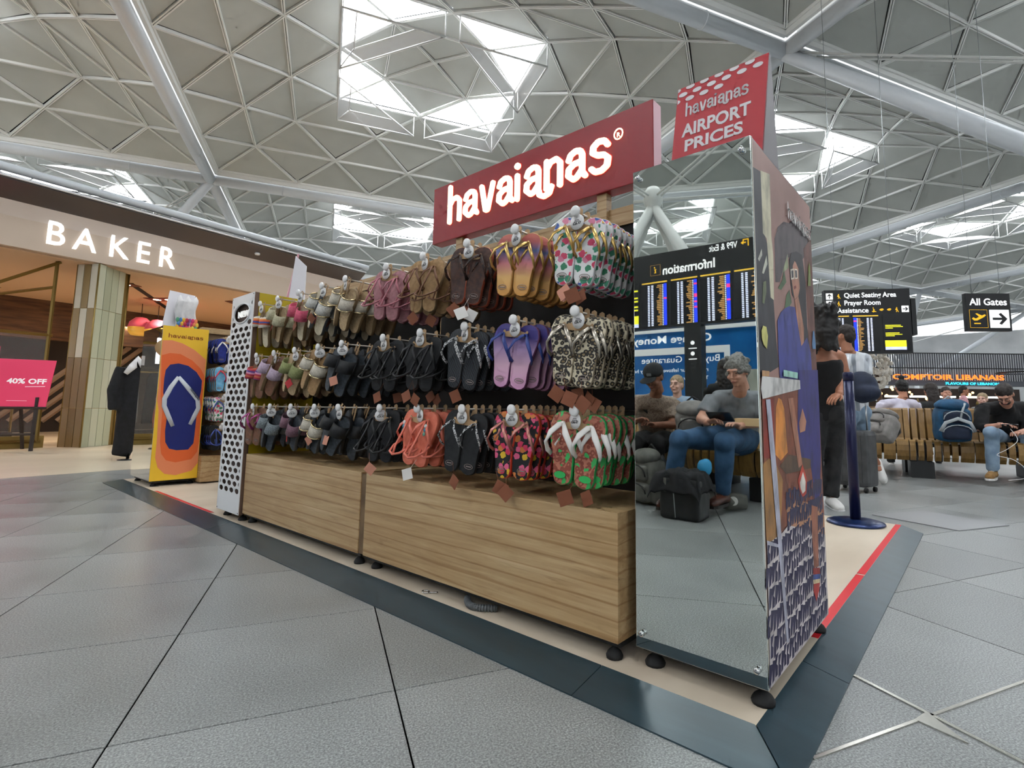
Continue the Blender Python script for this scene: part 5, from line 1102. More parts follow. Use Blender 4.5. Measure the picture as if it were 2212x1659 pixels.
# ================================================================== SEEN IN THE MIRROR
# information totem behind the camera
io = Vector((-2.677, -5.243, 0)); IU = Vector((-.998, .062, 0)).normalized(); IN_ = IU.cross(Z)
IB = thing('departures_totem', 'black Information board with departure screens reflected in the mirror', 'sign', io + IU*1.0)
iq = lambda x, z, off=.004: io + IU*x + Z*z + IN_*off
IM = (lambda M: (setattr(M, 'translation', io), M)[1])(Matrix((IU, -IN_, Z)).transposed().to_4x4())
MB().box(-.35, 0, 2.23, 2.9, .18, 3.565, IM).build('case', 'sign_black', IB)
MB().box(.83, .0, 0, 1.12, .22, 2.23, IM).build('post', 'bench_black', IB)
text('VP9 & Exit', iq(.20, 3.435), IU, Z, .15, 'sign_text', IB, bold=.012, width=.46); text('Information', iq(.57, 3.17), IU, Z, .22, 'sign_text', IB, bold=.02, width=.92)
picto(IB, iq(.08, 3.49), IU, Z, .17, 'exit'); picto(IB, iq(1.63, 3.27), IU, Z, .18, 'i')
MB().prism([(-.095, -.095), (.095, -.095), (.095, .095), (-.095, .095)], iq(1.63, 3.27, .001), IU, Z, IN_*.001).build('icon_border', 'row_orange', IB); MB().prism([(-.09, -.09), (.09, -.09), (.09, .09), (-.09, .09)], iq(1.63, 3.27, .002), IU, Z, IN_*.001).build('icon_panel', 'sign_black', IB)
for k, (x, w_) in enumerate(((-.2, .47), (.31, .52), (.86, .49), (1.40, .50))): screen(IB, iq(x, 2.27), IU, Z, w_, .80, 10+k)
SY2 = MB().prism([(0, 0), (.6, 0), (.6, .8), (0, .8)], iq(1.94, 2.27), IU, Z, IN_*.004).build('screen', 'screen_black', IB)
yl = MB()
for (x0, y0, x1, y1) in ((.03, .65, .3, .68), (.03, .52, .35, .55), (.03, .46, .3, .49), (.03, .36, .35, .39), (.03, .30, .3, .33), (.02, .06, .5, .21)): yl.prism([(x0, y0), (x1, y0), (x1, y1), (x0, y1)], iq(1.94, 2.27, .009), IU, Z, IN_*.001)
yl.build('screen_rows', 'row_yellow', SY2, kind='stuff'); MB().prism([(.02, .0), (.5, .0), (.5, .06), (.02, .06)], iq(1.94, 2.27, .009), IU, Z, IN_*.001).build('screen_rows', 'row_lilac', SY2)
for z in (1.93, 1.75):
    MB().lathe([(.022, 0), (.034, 0), (.034, .003), (.022, .003)], iq(.975, z, .003), 16, Matrix((IU, Z, IN_)).transposed()).build('notice_icon', 'sign_text', IB); MB().prism([(-.07, -.1), (.07, -.1), (.07, -.085), (-.07, -.085)], iq(.975, z), IU, Z, IN_*.001).build('notice_text', 'sign_text', IB)
# money exchange booth
co = Vector((-3.152, -7.049, 0)); CU = Vector((-.994, .109, 0)).normalized(); CN = CU.cross(Z); cq = lambda x, z, off=.004: co + CU*x + Z*z + CN*off
CMx = (lambda M: (setattr(M, 'translation', co), M)[1])(Matrix((CU, -CN, Z)).transposed().to_4x4())
CB = thing('exchange_booth', 'blue money exchange booth reading Change Money behind the totem', 'booth', co + CU*1.2)
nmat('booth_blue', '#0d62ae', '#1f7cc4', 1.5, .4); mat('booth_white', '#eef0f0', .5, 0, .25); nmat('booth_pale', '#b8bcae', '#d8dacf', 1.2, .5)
MB().box(-2.5, 0, 0, 5.5, 2.2, 2.42, CMx).build('body', 'booth_blue', CB); MB().box(-2.5, -.08, 2.42, 5.5, 2.2, 2.62, CMx).build('roof_band', 'booth_white', CB)
MB().box(.55, -.012, 1.95, 5.5, 0, 2.09, CMx).box(.55, -.012, 1.0, .66, 0, 2.09, CMx).build('white_frame', 'booth_white', CB)
MB().box(-1.4, -.012, .6, .45, 0, 1.6, CMx).build('pale_panel', 'booth_pale', CB)
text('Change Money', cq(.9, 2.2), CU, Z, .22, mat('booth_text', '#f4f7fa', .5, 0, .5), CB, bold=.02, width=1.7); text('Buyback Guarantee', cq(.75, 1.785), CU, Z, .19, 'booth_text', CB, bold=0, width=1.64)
text('return your leftover currency home', cq(.98, 1.59), CU, Z, .11, 'booth_text', CB, bold=0, width=1.75); text("T&C's apply", cq(.98, 1.43), CU, Z, .1, 'booth_text', CB, bold=0, width=.5)
PEOPLE = {}
PEOPLE['tablet_man'] = {'head': (-1.53, -1.315, 1.128), 'neck': (-1.599, -1.504, 0.96), 'chest': (-1.639, -1.593, 0.835), 'pelvis': (-1.7, -1.739, 0.556), 'shl': (-1.767, -1.411, 0.903), 'ell': (-1.818, -1.262, 0.734), 'wrl': (-1.684, -1.076, 0.712), 'hal': (-1.581, -1.027, 0.736), 'shr': (-1.474, -1.695, 0.901), 'elr': (-1.413, -1.642, 0.712), 'wrr': (-1.501, -1.232, 0.685), 'har': (-1.526, -1.074, 0.723), 'hil': (-1.761, -1.66, 0.569), 'knl': (-1.882, -0.97, 0.568), 'anl': (-1.99, -1.011, 0.109), 'tol': (-1.982, -0.791, 0.044), 'hir': (-1.619, -1.778, 0.571), 'knr': (-1.553, -1.075, 0.562), 'anr': (-1.621, -1.184, 0.137), 'tor': (-1.643, -0.943, 0.04)}
PEOPLE['cap_man'] = {'head': (-2.35, -1.419, 1.109), 'neck': (-2.43, -1.545, 0.953), 'chest': (-2.466, -1.627, 0.807), 'pelvis': (-2.536, -1.808, 0.507), 'shl': (-2.563, -1.406, 0.88), 'ell': (-2.577, -1.292, 0.675), 'wrl': (-2.386, -1.121, 0.694), 'hal': (-2.312, -1.114, 0.72), 'shr': (-2.306, -1.752, 0.868), 'elr': (-2.267, -1.617, 0.665), 'wrr': (-2.286, -1.274, 0.67), 'har': (-2.291, -1.133, 0.704), 'hil': (-2.576, -1.71, 0.509), 'knl': (-2.449, -1.225, 0.512), 'anl': (-2.506, -1.301, 0.107), 'tol': (-2.451, -1.158, 0.055), 'hir': (-2.452, -1.813, 0.511), 'knr': (-2.287, -1.36, 0.514), 'anr': (-2.368, -1.483, 0.103), 'tor': (-2.324, -1.331, 0.05)}
PEOPLE['standing_woman'] = {'head': (-1.011, 4.872, 1.595), 'neck': (-1.016, 4.96, 1.412), 'chest': (-1.035, 4.974, 1.204), 'pelvis': (-1.052, 5.014, 0.824), 'shl': (-1.134, 4.814, 1.285), 'ell': (-1.128, 4.651, 1.088), 'wrl': (-1.137, 4.495, 1.212), 'hal': (-1.157, 4.471, 1.267), 'shr': (-0.94, 5.104, 1.311), 'elr': (-0.898, 5.101, 1.118), 'wrr': (-0.919, 4.909, 0.96), 'har': (-0.946, 4.827, 0.919), 'hil': (-1.11, 4.942, 0.803), 'knl': (-1.132, 4.939, 0.426), 'anl': (-1.14, 4.943, 0.075), 'tol': (-1.149, 4.785, 0.029), 'hir': (-0.993, 5.093, 0.805), 'knr': (-1.016, 5.075, 0.426), 'anr': (-1.037, 5.03, 0.065), 'tor': (-0.988, 4.946, 0.024)}
PEOPLE['walking_man'] = {'head': (-1.107, 6.296, 1.619), 'neck': (-1.066, 6.378, 1.468), 'chest': (-1.04, 6.429, 1.258), 'pelvis': (-1.072, 6.503, 0.833), 'shl': (-1.102, 6.206, 1.355), 'ell': (-1.122, 6.093, 1.118), 'wrl': (-1.177, 6.006, 0.948), 'hal': (-1.199, 5.995, 0.891), 'shr': (-0.964, 6.604, 1.395), 'elr': (-0.951, 6.493, 1.148), 'wrr': (-1.036, 6.241, 1.04), 'har': (-1.072, 6.148, 1.023), 'hil': (-1.106, 6.412, 0.807), 'knl': (-1.174, 6.211, 0.443), 'anl': (-1.244, 6.145, 0.037), 'tol': (-1.295, 6.005, -0.01), 'hir': (-1.048, 6.592, 0.809), 'knr': (-1.04, 6.671, 0.479), 'anr': (-0.946, 6.956, 0.229), 'tor': (-0.901, 6.886, 0.065)}
PEOPLE['phone_man'] = {'head': (0.212, 8.069, 1.033), 'neck': (0.22, 8.354, 0.919), 'chest': (0.203, 8.456, 0.746), 'pelvis': (0.228, 8.752, 0.473), 'shl': (0.002, 8.14, 0.871), 'ell': (-0.029, 7.925, 0.637), 'wrl': (0.15, 7.713, 0.683), 'hal': (0.218, 7.665, 0.686), 'shr': (0.422, 8.658, 0.89), 'elr': (0.418, 8.366, 0.616), 'wrr': (0.294, 7.806, 0.599), 'har': (0.234, 7.625, 0.602), 'hil': (0.147, 8.616, 0.497), 'knl': (0.065, 7.748, 0.592), 'anl': (0.051, 7.838, 0.147), 'tol': (-0.01, 7.542, 0.037), 'hir': (0.35, 8.85, 0.498), 'knr': (0.392, 8.155, 0.567), 'anr': (0.382, 8.273, 0.138), 'tor': (0.381, 8.026, 0.026)}
PEOPLE['bun_woman'] = {'head': (-0.907, 9.342, 1.178), 'neck': (-0.929, 9.308, 1.011), 'chest': (-0.948, 9.228, 0.819), 'pelvis': (-0.965, 9.202, 0.447), 'shl': (-1.136, 9.055, 0.938), 'ell': (-1.232, 9.016, 0.644), 'wrl': (-1.198, 9.388, 0.535), 'hal': (-1.159, 9.554, 0.518), 'shr': (-0.756, 9.436, 0.945), 'elr': (-0.711, 9.516, 0.651), 'wrr': (-0.822, 9.766, 0.539), 'har': (-0.872, 9.858, 0.521), 'hil': (-1.034, 9.21, 0.443), 'knl': (-1.13, 9.788, 0.42), 'anl': (-1.162, 9.885, 0.016), 'tol': (-1.187, 10.073, -0.073), 'hir': (-0.903, 9.319, 0.445), 'knr': (-0.945, 9.942, 0.422), 'anr': (-0.975, 10.04, 0.019), 'tor': (-0.998, 10.231, -0.07)}
PEOPLE['long_hair'] = {'head': (-0.598, 9.932, 1.145), 'neck': (-0.606, 9.91, 0.981), 'chest': (-0.611, 9.839, 0.804), 'pelvis': (-0.629, 9.81, 0.44), 'shl': (-0.774, 9.623, 0.906), 'ell': (-0.843, 9.602, 0.647), 'wrl': (-0.821, 9.964, 0.534), 'hal': (-0.793, 10.121, 0.517), 'shr': (-0.432, 9.999, 0.912), 'elr': (-0.393, 10.068, 0.652), 'wrr': (-0.467, 10.324, 0.538), 'har': (-0.508, 10.424, 0.52), 'hil': (-0.699, 9.818, 0.437), 'knl': (-0.76, 10.425, 0.414), 'anl': (-0.79, 10.525, -0.002), 'tol': (-0.808, 10.718, -0.077), 'hir': (-0.557, 9.936, 0.439), 'knr': (-0.569, 10.584, 0.417), 'anr': (-0.598, 10.685, 0.001), 'tor': (-0.613, 10.88, -0.074)}
# ================================================================== PEOPLE
def smooth_path(P, n=6):
    out = []
    for i in range(len(P)-1):
        a, b, c_, d = P[max(i-1, 0)], P[i], P[i+1], P[min(i+2, len(P)-1)]
        for k in range(n):
            t = k/n; out.append(.5*((2*b) + (c_-a)*t + (2*a-5*b+4*c_-d)*t*t + (3*b-a-3*c_+d)*t**3))
    return out + [P[-1]]
def fold(me, amp=.006, freq=9, seed=0):
    me.update()
    nm = [v.normal.copy() for v in me.vertices]
    for v, n in zip(me.vertices, nm):
        p = v.co*freq + Vector((seed*3.1, 0, 0)); k = noise.noise(p) + .5*noise.noise(Vector((p.x*2, p.y*2, p.z*.8)))
        v.co += n*(amp*k)
    me.update(); return me
def merged(parts):
    mb = MB()
    for q in parts:
        if isinstance(q, MB): mb.add(q.v, q.f, True)
        else: mb.add([tuple(v.co) for v in q.vertices], [tuple(p.vertices) for p in q.polygons], True)
    return mb
def head_mb(kind='face'):
    h = MB(); h.ell((0, -.012, .02), (.076, .096, .100)); h.ell((0, .022, -.045), (.058, .066, .07)); h.ell((0, .062, -.093), (.027, .025, .022))
    h.tube([(0, .086, .022), (0, .104, -.010), (0, .112, -.027)], [.009, .011, .0145], 8); h.ell((0, .086, -.060), (.025, .012, .008)); h.ell((0, .079, .032), (.05, .017, .011))
    for s in (-1, 1): h.ell((s*.078, -.006, -.008), (.011, .02, .032), 10); h.ell((s*.036, .06, -.03), (.026, .03, .022), 10)
    h.tube([(0, -.018, -.05), (0, -.03, -.17)], [.054, .058], 12); return h
def hand_mb(w, h, nrm, side):
    mb = MB(); d = (h - w).normalized(); n = (nrm - d*nrm.dot(d)).normalized(); s = d.cross(n)*side
    Mx = Matrix((s, d, n)).transposed(); mb.ell(w + d*.05, (.04, .052, .016), 12, Mx, 8); mb.tube([w - d*.03, w + d*.02], [.028, .026], 8)
    for i in range(4):
        b = w + d*.088 + s*((i-1.5)*.0195); L = (.068, .078, .074, .058)[i]
        mb.tube([b - d*.02, b + d*L*.35 - n*.004, b + d*L*.7 - n*.018, b + d*L*.85 - n*.038], [.0095, .009, .0082, .006], 7)
    t0 = w + d*.03 + s*.034; mb.tube([t0, t0 + d*.03 + s*.018 - n*.006, t0 + d*.058 + s*.014 - n*.018], [.012, .0105, .007], 7); return mb
nmat('skin_fair', '#c08b74', '#cf9c86', 8, .55); nmat('skin_tan', '#a06a50', '#b27a5e', 8, .55); nmat('skin_brown', '#7d4f3a', '#8f5e46', 8, .55); nmat('skin_pale', '#d0a290', '#dbb09e', 8, .55)
mat('lip', '#9a5a50', .5); mat('eye_white', '#d8d2ca', .3); mat('eye_dark', '#221a16', .3); mat('brow', '#3a2e28', .8)
nmat('hair_grey', '#5a5854', '#8f8c88', 60, .7); nmat('hair_black', '#0c0a0a', '#1a1615', 60, .5); nmat('hair_dark', '#1c1513', '#2c221e', 60, .6); nmat('hair_sand', '#8a7458', '#a89274', 60, .6)
def shoe(P, an, to, up, m, sole_m, L=.27, w_=.046):
    d = to - an; d = (d - up*d.dot(up))
    d = d.normalized() if d.length > .02 else Vector((0, 1, 0)); g = an - up*.075; heel = g - d*.06; tip = g + d*(L-.06); s = d.cross(up)
    mb = MB(); mb.tube([heel + up*.045, g + up*.055 + d*.03, g + up*.045 + d*.11, tip - d*.035 + up*.032, tip + up*.025], [.04, .047, .046, .043, .022], 12, .85, ref=s); mb.tube([an + up*.02, g + up*.04], [.045, .045], 10)
    for k in range(4):
        pass
    o = link('shoe', remesh(mb, .01, 2), m, P, -Vector(ORI[P.name]))
    ol = [(-.045, -.03), (-.05, .0), (-.045, .03), (.02, .038), (.12, .047), (.17, .045), (.205, .025), (.212, 0), (.205, -.025), (.17, -.045), (.12, -.047), (.02, -.038)]
    ORI[o.name] = (0, 0, 0)
    MB().prism([(x*L/.27, y*w_/.046) for x, y in ol][::-1], g + up*-.005, d, s, up*.022).build('shoe_sole', sole_m, o)
    lc = MB()
    for k in range(4): c_ = g + d*(.035 + .028*k) + up*(.098 - .012*k); lc.tube([c_ - s*.022, c_ + up*.006, c_ + s*.022], .0035, 5)
    lc.build('lace', sole_m, o)
def person(J, label, skin, top, legs, shoe_m, hair, face, sleeve='short', shorts=False, sole='panel_white', b=1.0, tilt=0, extras=None, group=None, voxel=.016, eyes=True, torso_off=0):
    J = {k: Vector(v) for k, v in J.items()}; base = Vector((J['pelvis'].x, J['pelvis'].y, 0))
    P = thing('person', label, 'person', base, group=group); neg = -base
    lat = (J['shr'] - J['shl']).normalized(); msh = (J['shl'] + J['shr'])/2; F = Vector(face); F.z = 0; F.normalize()
    R_ = F.cross(Z); hm = Matrix((R_, F, Z)).transposed() @ Matrix.Rotation(tilt, 3, 'X')
    HM = Matrix.Translation(J['head']) @ hm.to_4x4()
    tl = msh.lerp(J['pelvis'], 1); ch = J['chest']; wa = J['pelvis'].lerp(ch, .45)
    def torso(mb, g, low=.0):
        up = (msh - J['pelvis']).normalized()
        mb.tube([J['pelvis'] - up*(.06 + low), J['pelvis'], wa, ch, msh - up*.03, msh + up*.03], [(.155+g)*b, (.165+g)*b, (.148+g)*b, (.165+g)*b, (.135+g)*b, (.07+g)*b], 18, .68, ref=lat)
        mb.tube([J['shl'] - up*.01, msh + up*.012, J['shr'] - up*.01], [(.062+g)*b, .066*b+g, (.062+g)*b], 12)
    bd = MB(); torso(bd, -.012)
    nk = J['head'] + HM.to_3x3() @ Vector((0, -.025, -.12)); bd.tube([msh - Z*.02, nk, J['head'] + HM.to_3x3() @ Vector((0, -.02, -.06))], [.068, .056, .053], 12)
    for s in 'lr':
        bd.tube([J['sh'+s], J['el'+s], J['wr'+s]], [.056*b, .044*b, .029], 12); bd.ell(J['el'+s], .045*b)
        bd.tube([J['hi'+s], J['kn'+s], J['an'+s], J['an'+s] + (J['to'+s]-J['an'+s])*.5], [.085*b, .056*b, .038, .03], 12)
    hd = head_mb(); hd.v = [tuple(HM @ Vector(p)) for p in hd.v]
    parts = [remesh(bd, voxel, 3), remesh(hd, .0075, 1)]
    for s, sd in (('l', 1), ('r', -1)): parts.append(hand_mb(J['wr'+s], J['ha'+s], Z - F*.25, sd))
    merged(parts).build('body', skin, P)
    if eyes:
        for s in (-1, 1):
            ey = MB().ell(HM @ Vector((s*.032, .0805, .008)), (.010, .004, .003), 10, HM.to_3x3(), 6).build('eye', 'eye_dark', P); MB().tube([HM @ Vector((s*.018, .0915, .027)), HM @ Vector((s*.034, .0885, .030)), HM @ Vector((s*.050, .077, .026))], .003, 6).build('eyebrow', 'brow' if 'grey' not in str(hair) else 'hair_grey', P)
        MB().ell(HM @ Vector((0, .0965, -.060)), (.021, .004, .006), 10, HM.to_3x3(), 6).build('lips', 'lip', P)
    tp = MB()
    if sleeve is None:
        up = (msh - J['pelvis']).normalized(); tp.tube([J['pelvis'] - up*.08, J['pelvis'], wa, ch, ch.lerp(msh, .45)], [.17*b, .18*b, .163*b, .18*b, .17*b], 18, .7, ref=lat)
        tp.tube([ch.lerp(msh, .3) + lat*.14, J['shr'] + Z*.05, ch.lerp(msh, .3) + lat*.1 + F*.1], .04, 10, .5)
    else: torso(tp, .012, .03); tp.tube([msh - Z*.03, msh.lerp(nk, .5)], [.1*b, .07], 14)
    for s in 'lr':
        if sleeve == 'short':
            e = J['sh'+s].lerp(J['el'+s], .78); tp.tube([J['sh'+s], e], [.074*b, .07*b], 12)
        elif sleeve == 'long':
            w_ = J['el'+s].lerp(J['wr'+s], .82); tp.tube([J['sh'+s], J['el'+s], w_], [.074*b, .062*b, .045], 12); tp.ell(J['el'+s], .06*b)
        elif sleeve == 'half':
            w_ = J['el'+s].lerp(J['wr'+s], .35); tp.tube([J['sh'+s], J['el'+s], w_], [.076*b, .064*b, .052], 12)
    link('top', fold(remesh(tp, voxel, 3), .007, 10, len(label)), top, P, neg)
    lg = MB(); lg.ell(J['pelvis'] - Z*.03, (.165*b, .13*b, .12), 16)
    for s in 'lr':
        if shorts: e = J['hi'+s].lerp(J['kn'+s], .9); lg.tube([J['hi'+s], e], [.105*b, .09*b], 14)
        else:
            lg.tube([J['hi'+s], J['hi'+s].lerp(J['kn'+s], .6), J['kn'+s], J['kn'+s].lerp(J['an'+s], .5), J['kn'+s].lerp(J['an'+s], .96)], [.102*b, .088*b, .074*b, .064*b, .06], 14); lg.ell(J['kn'+s], .075*b)
    link('trousers', fold(remesh(lg, voxel, 3), .006, 11, 5), legs, P, neg)
    for s in 'lr':
        d = J['an'+s] - J['kn'+s]; up = Z
        if s == 'r' and extras and extras.get('toe_off'): up = (J['kn'+s] - J['an'+s]).normalized()*.55 + Z*.3; up = up - (J['to'+s]-J['an'+s]).normalized()*up.dot((J['to'+s]-J['an'+s]).normalized()); up.normalize()
        shoe(P, J['an'+s], J['to'+s], up, shoe_m, sole)
    if hair:
        kind, hmat = hair; hb = MB()
        if kind == 'short': hb.ell((0, -.022, .045), (.086, .1, .088)); hb.ell((0, -.06, .0), (.078, .062, .085))
        elif kind == 'wavy':
            hb.ell((0, -.02, .05), (.088, .103, .088)); hb.ell((0, -.06, .0), (.084, .064, .09))
            for k in range(26):
                a = k*2.4; q = random.Random(k); z = q.uniform(-.03, .13); rr = .084 if z < .08 else .06; hb.ell((rr*math.cos(a), min(-.02 + rr*1.1*math.sin(a), .05), z), (.026, .026, .02), 8, rings=6)
        elif kind == 'curly':
            hb.ell((0, -.03, .04), (.098, .11, .098)); hb.tube([(0, -.06, .0), (.0, -.10, -.12), (.0, -.10, -.25)], [.1, .1, .05], 12, .6, ref=(1, 0, 0)); q = random.Random(4)
            for k in range(60):
                a = q.uniform(PI*.95, PI*2.05); z = q.uniform(-.27, .12); rr = .1 if z > -.1 else .085; c0 = Vector((rr*math.cos(a), -.035 + rr*math.sin(a), z)); hb.tube([c0 + Vector((q.uniform(-.02, .02), 0, .04)), c0 + Vector((q.uniform(-.02, .02), q.uniform(-.02, .01), 0)), c0 + Vector((q.uniform(-.02, .02), 0, -.045))], [.012, .02, .01], 7)
        elif kind == 'long': hb.ell((0, -.022, .04), (.09, .104, .094)); hb.tube([(0, -.06, .04), (0, -.085, -.1), (0, -.09, -.26)], [.085, .085, .06], 12, .6, ref=(1, 0, 0))
        elif kind == 'bun': hb.ell((0, -.022, .04), (.086, .102, .09)); hb.ell((0, -.05, -.01), (.076, .06, .07)); hb.ell((0, -.05, .15), (.042, .042, .04))
        hb.v = [tuple(HM @ Vector(p)) for p in hb.v]
        link('hair', fold(remesh(hb, .01, 1 if kind in ('curly', 'wavy') else 2), .006, 45, 2), hmat, P, neg)
    return P, HM, J
SIT = dict(pelvis=(0, 0, .52), chest=(0, -.03, .82), neck=(0, -.02, 1.04), head=(0, .03, 1.19), shl=(-.18, -.02, .98), shr=(.18, -.02, .98), ell=(-.24, .08, .73), elr=(.24, .08, .73), wrl=(-.15, .28, .66), wrr=(.15, .28, .66), hal=(-.1, .36, .66), har=(.1, .36, .66), hil=(-.09, .02, .5), hir=(.09, .02, .5), knl=(-.12, .45, .52), knr=(.12, .45, .52), anl=(-.12, .45, .09), anr=(.12, .45, .09), tol=(-.13, .6, .03), tor=(.13, .6, .03))
STD = dict(pelvis=(0, 0, .95), chest=(0, 0, 1.22), neck=(0, 0, 1.45), head=(0, .03, 1.6), shl=(-.18, 0, 1.4), shr=(.18, 0, 1.4), ell=(-.24, -.02, 1.12), elr=(.24, -.02, 1.12), wrl=(-.23, .1, .9), wrr=(.23, .1, .9), hal=(-.22, .14, .83), har=(.22, .14, .83), hil=(-.09, 0, .92), hir=(.09, 0, .92), knl=(-.1, .03, .5), knr=(.1, .0, .5), anl=(-.1, 0, .09), anr=(.1, -.03, .09), tol=(-.11, .15, .03), tor=(.11, .12, .03))
def pose(T, loc, face, dz=0):
    f = Vector(face).normalized(); r = f.cross(Z); return {k: Vector(loc) + r*v[0] + f*v[1] + Z*(v[2] + (dz if k not in ('anl', 'anr', 'tol', 'tor') else 0)) for k, v in T.items()}
nmat('tee_grey', '#74777b', '#878a8f', 14, .85); nmat('jeans', '#22405e', '#36597c', 9, .85); nmat('jeans_light', '#6b8298', '#8ea4b8', 9, .85); nmat('leather_brown', '#3a1c14', '#53291c', 12, .35); nmat('cloth_charcoal', '#1a1a1b', '#2a2a2b', 14, .9); nmat('knit_black', '#0a0a0b', '#121214', 14, .9)
spots('shirt_print', '#6d5a4c', '#8d7a6a', '#57463b', 60); stripes('shirt_stripe', ['#cfd2d6', '#d9dbde', '#9aa0a8', '#d9dbde', '#cfd2d6', '#b4b9c0'], 5.5, 0, .85); nmat('suede', '#7a5a32', '#94703f', 20, .8); nmat('white_knit', '#c9c4d6', '#dcd8e6', 16, .85); nmat('shirt_blue', '#8fa6c0', '#a9bdd2', 16, .85); nmat('top_pink', '#c08a92', '#d8a4aa', 16, .85); mat('shoe_white', '#dcdad6', .5); mat('shoe_dark', '#17120f', .4)
FM_ = (0, 1, 0)
Pm, HMm, Jm = person(PEOPLE['tablet_man'], 'seated grey-haired man in a grey T-shirt and jeans holding a tablet', 'skin_fair', 'tee_grey', 'jeans', 'leather_brown', ('wavy', 'hair_grey'), (-.12, 1, 0), 'short', False, 'shoe_dark', 1.12, -.38)
Pc, HMc, Jc = person(PEOPLE['cap_man'], 'seated man in a black cap and brown patterned shirt, head bowed', 'skin_brown', 'shirt_print', 'cloth_charcoal', 'shoe_dark', ('short', 'hair_black'), (.1, 1, 0), 'short', False, 'shoe_dark', 1.05, -.5)
cp = MB(); cp.ell((0, -.015, .052), (.094, .11, .085)); cp.v = [p if p[2] > .03 else (p[0], p[1], .03) for p in cp.v]
cp.v = [tuple(HMc @ Vector(p)) for p in cp.v]; CP = cp.build('cap', mat('cap_black', '#131518', .8), Pc)
br_ = MB().ell((0, .13, .035), (.075, .085, .009)); br_.v = [tuple(HMc @ Vector(p)) for p in br_.v]; br_.build('cap_peak', 'cap_black', Pc)
MB().box(-.022, .088, .055, .022, .094, .08, HMc).build('cap_patch', mat('cap_patch', '#8a8f90', .6), Pc)
MB().tube([Jc['shl'] + Z*.06 + Y*.06, Jc['chest'] + Y*.15, Jc['pelvis'] + Vector((.16, .1, .12))], .022, 8, .35).build('shoulder_strap', 'cap_black', Pc)
person(PEOPLE['standing_woman'], 'standing woman with curly dark hair in a black top, back turned', 'skin_tan', 'knit_black', 'cloth_charcoal', 'shoe_white', ('curly', 'hair_black'), (-.5, .86, 0), None, False, 'panel_white', 1.0, .05, eyes=False)
person(PEOPLE['walking_man'], 'walking man in a white striped shirt pulling a suitcase', 'skin_tan', 'shirt_stripe', 'jeans_light', 'shoe_white', ('short', 'hair_dark'), (-1, .15, 0), 'short', True, 'shoe_white', 1.02, 0, {'toe_off': 1})
Pp, HMp, Jp = person(PEOPLE['phone_man'], 'seated man in a black sweater and light jeans bent over a phone', 'skin_fair', 'knit_black', 'jeans_light', 'suede', ('short', 'hair_dark'), (-.2, -1, 0), 'half', False, 'shoe_white', 1.05, -.85)
for s in (-1, 1): MB().tube([HMp @ Vector((s*.033 + .022*math.cos(a), .1, .006 + .018*math.sin(a))) for a in [i*PI/6 for i in range(12)]], .0025, 5, closed=True).build('spectacles', 'black', Pp)
bb = MB(); bb.ell((0, .045, -.075), (.05, .045, .042)); bb.v = [tuple(HMp @ Vector(p)) for p in bb.v]; bb.build('beard', 'hair_dark', Pp)
person(PEOPLE['bun_woman'], 'woman with a black hair bun in white, seated facing away', 'skin_tan', 'white_knit', 'cloth_charcoal', 'shoe_white', ('bun', 'hair_black'), (-.35, .94, 0), 'long', False, 'panel_white', .95, -.2, eyes=False)
person(PEOPLE['long_hair'], 'person with long loose dark hair seated facing away beside the backpack', 'skin_tan', 'cloth_charcoal', 'cloth_charcoal', 'shoe_dark', ('long', 'hair_dark'), (-.4, .92, 0), 'long', False, 'panel_white', .95, -.15, eyes=False)
far = [(SIT, (-.52, 12.6, 0), (.3, -1, 0), 'distant seated person in a pink top beyond the blue backpack', 'top_pink', 'hair_dark', 'skin_fair', 0), (STD, (-.36, 17.2, -.2), (1, .1, 0), 'distant standing person in profile under the restaurant letters', 'top_pink', 'hair_dark', 'skin_tan', 0), (SIT, (.02, 13.3, 0), (-.2, -1, 0), 'distant seated person with fair hair behind the man with the phone', 'cloth_grey', 'hair_sand', 'skin_pale', -.1),
       (SIT, (-2.12, -2.62, 0), (0, -1, 0), 'person with long black hair behind the tablet man, facing away', 'knit_black', 'hair_black', 'skin_tan', .06), (SIT, (-3.0, -3.25, 0), (.05, 1, 0), 'smiling woman in pale blue behind the bench, reflected', 'shirt_blue', 'hair_sand', 'skin_pale', -.06), (SIT, (-2.6, -3.75, 0), (-1, .3, 0), 'person in a pink top beside the totem post, reflected', 'top_pink', 'hair_grey', 'skin_pale', -.1), (SIT, (-1.62, -2.85, 0), (0, -1, 0), 'dark-haired person behind the tablet man at the mirror edge', 'cloth_grey', 'hair_dark', 'skin_tan', -.12)]
for T, loc, fc, lab, tp, hr, sk, dz in far:
    person(pose(T, loc, fc, dz), lab, sk, tp, 'cloth_charcoal', 'shoe_white', ('long' if 'long' in lab else 'short', hr), fc, 'long', False, 'panel_white', .95, 0, voxel=.02, eyes='smiling' in lab or 'fair hair' in lab)
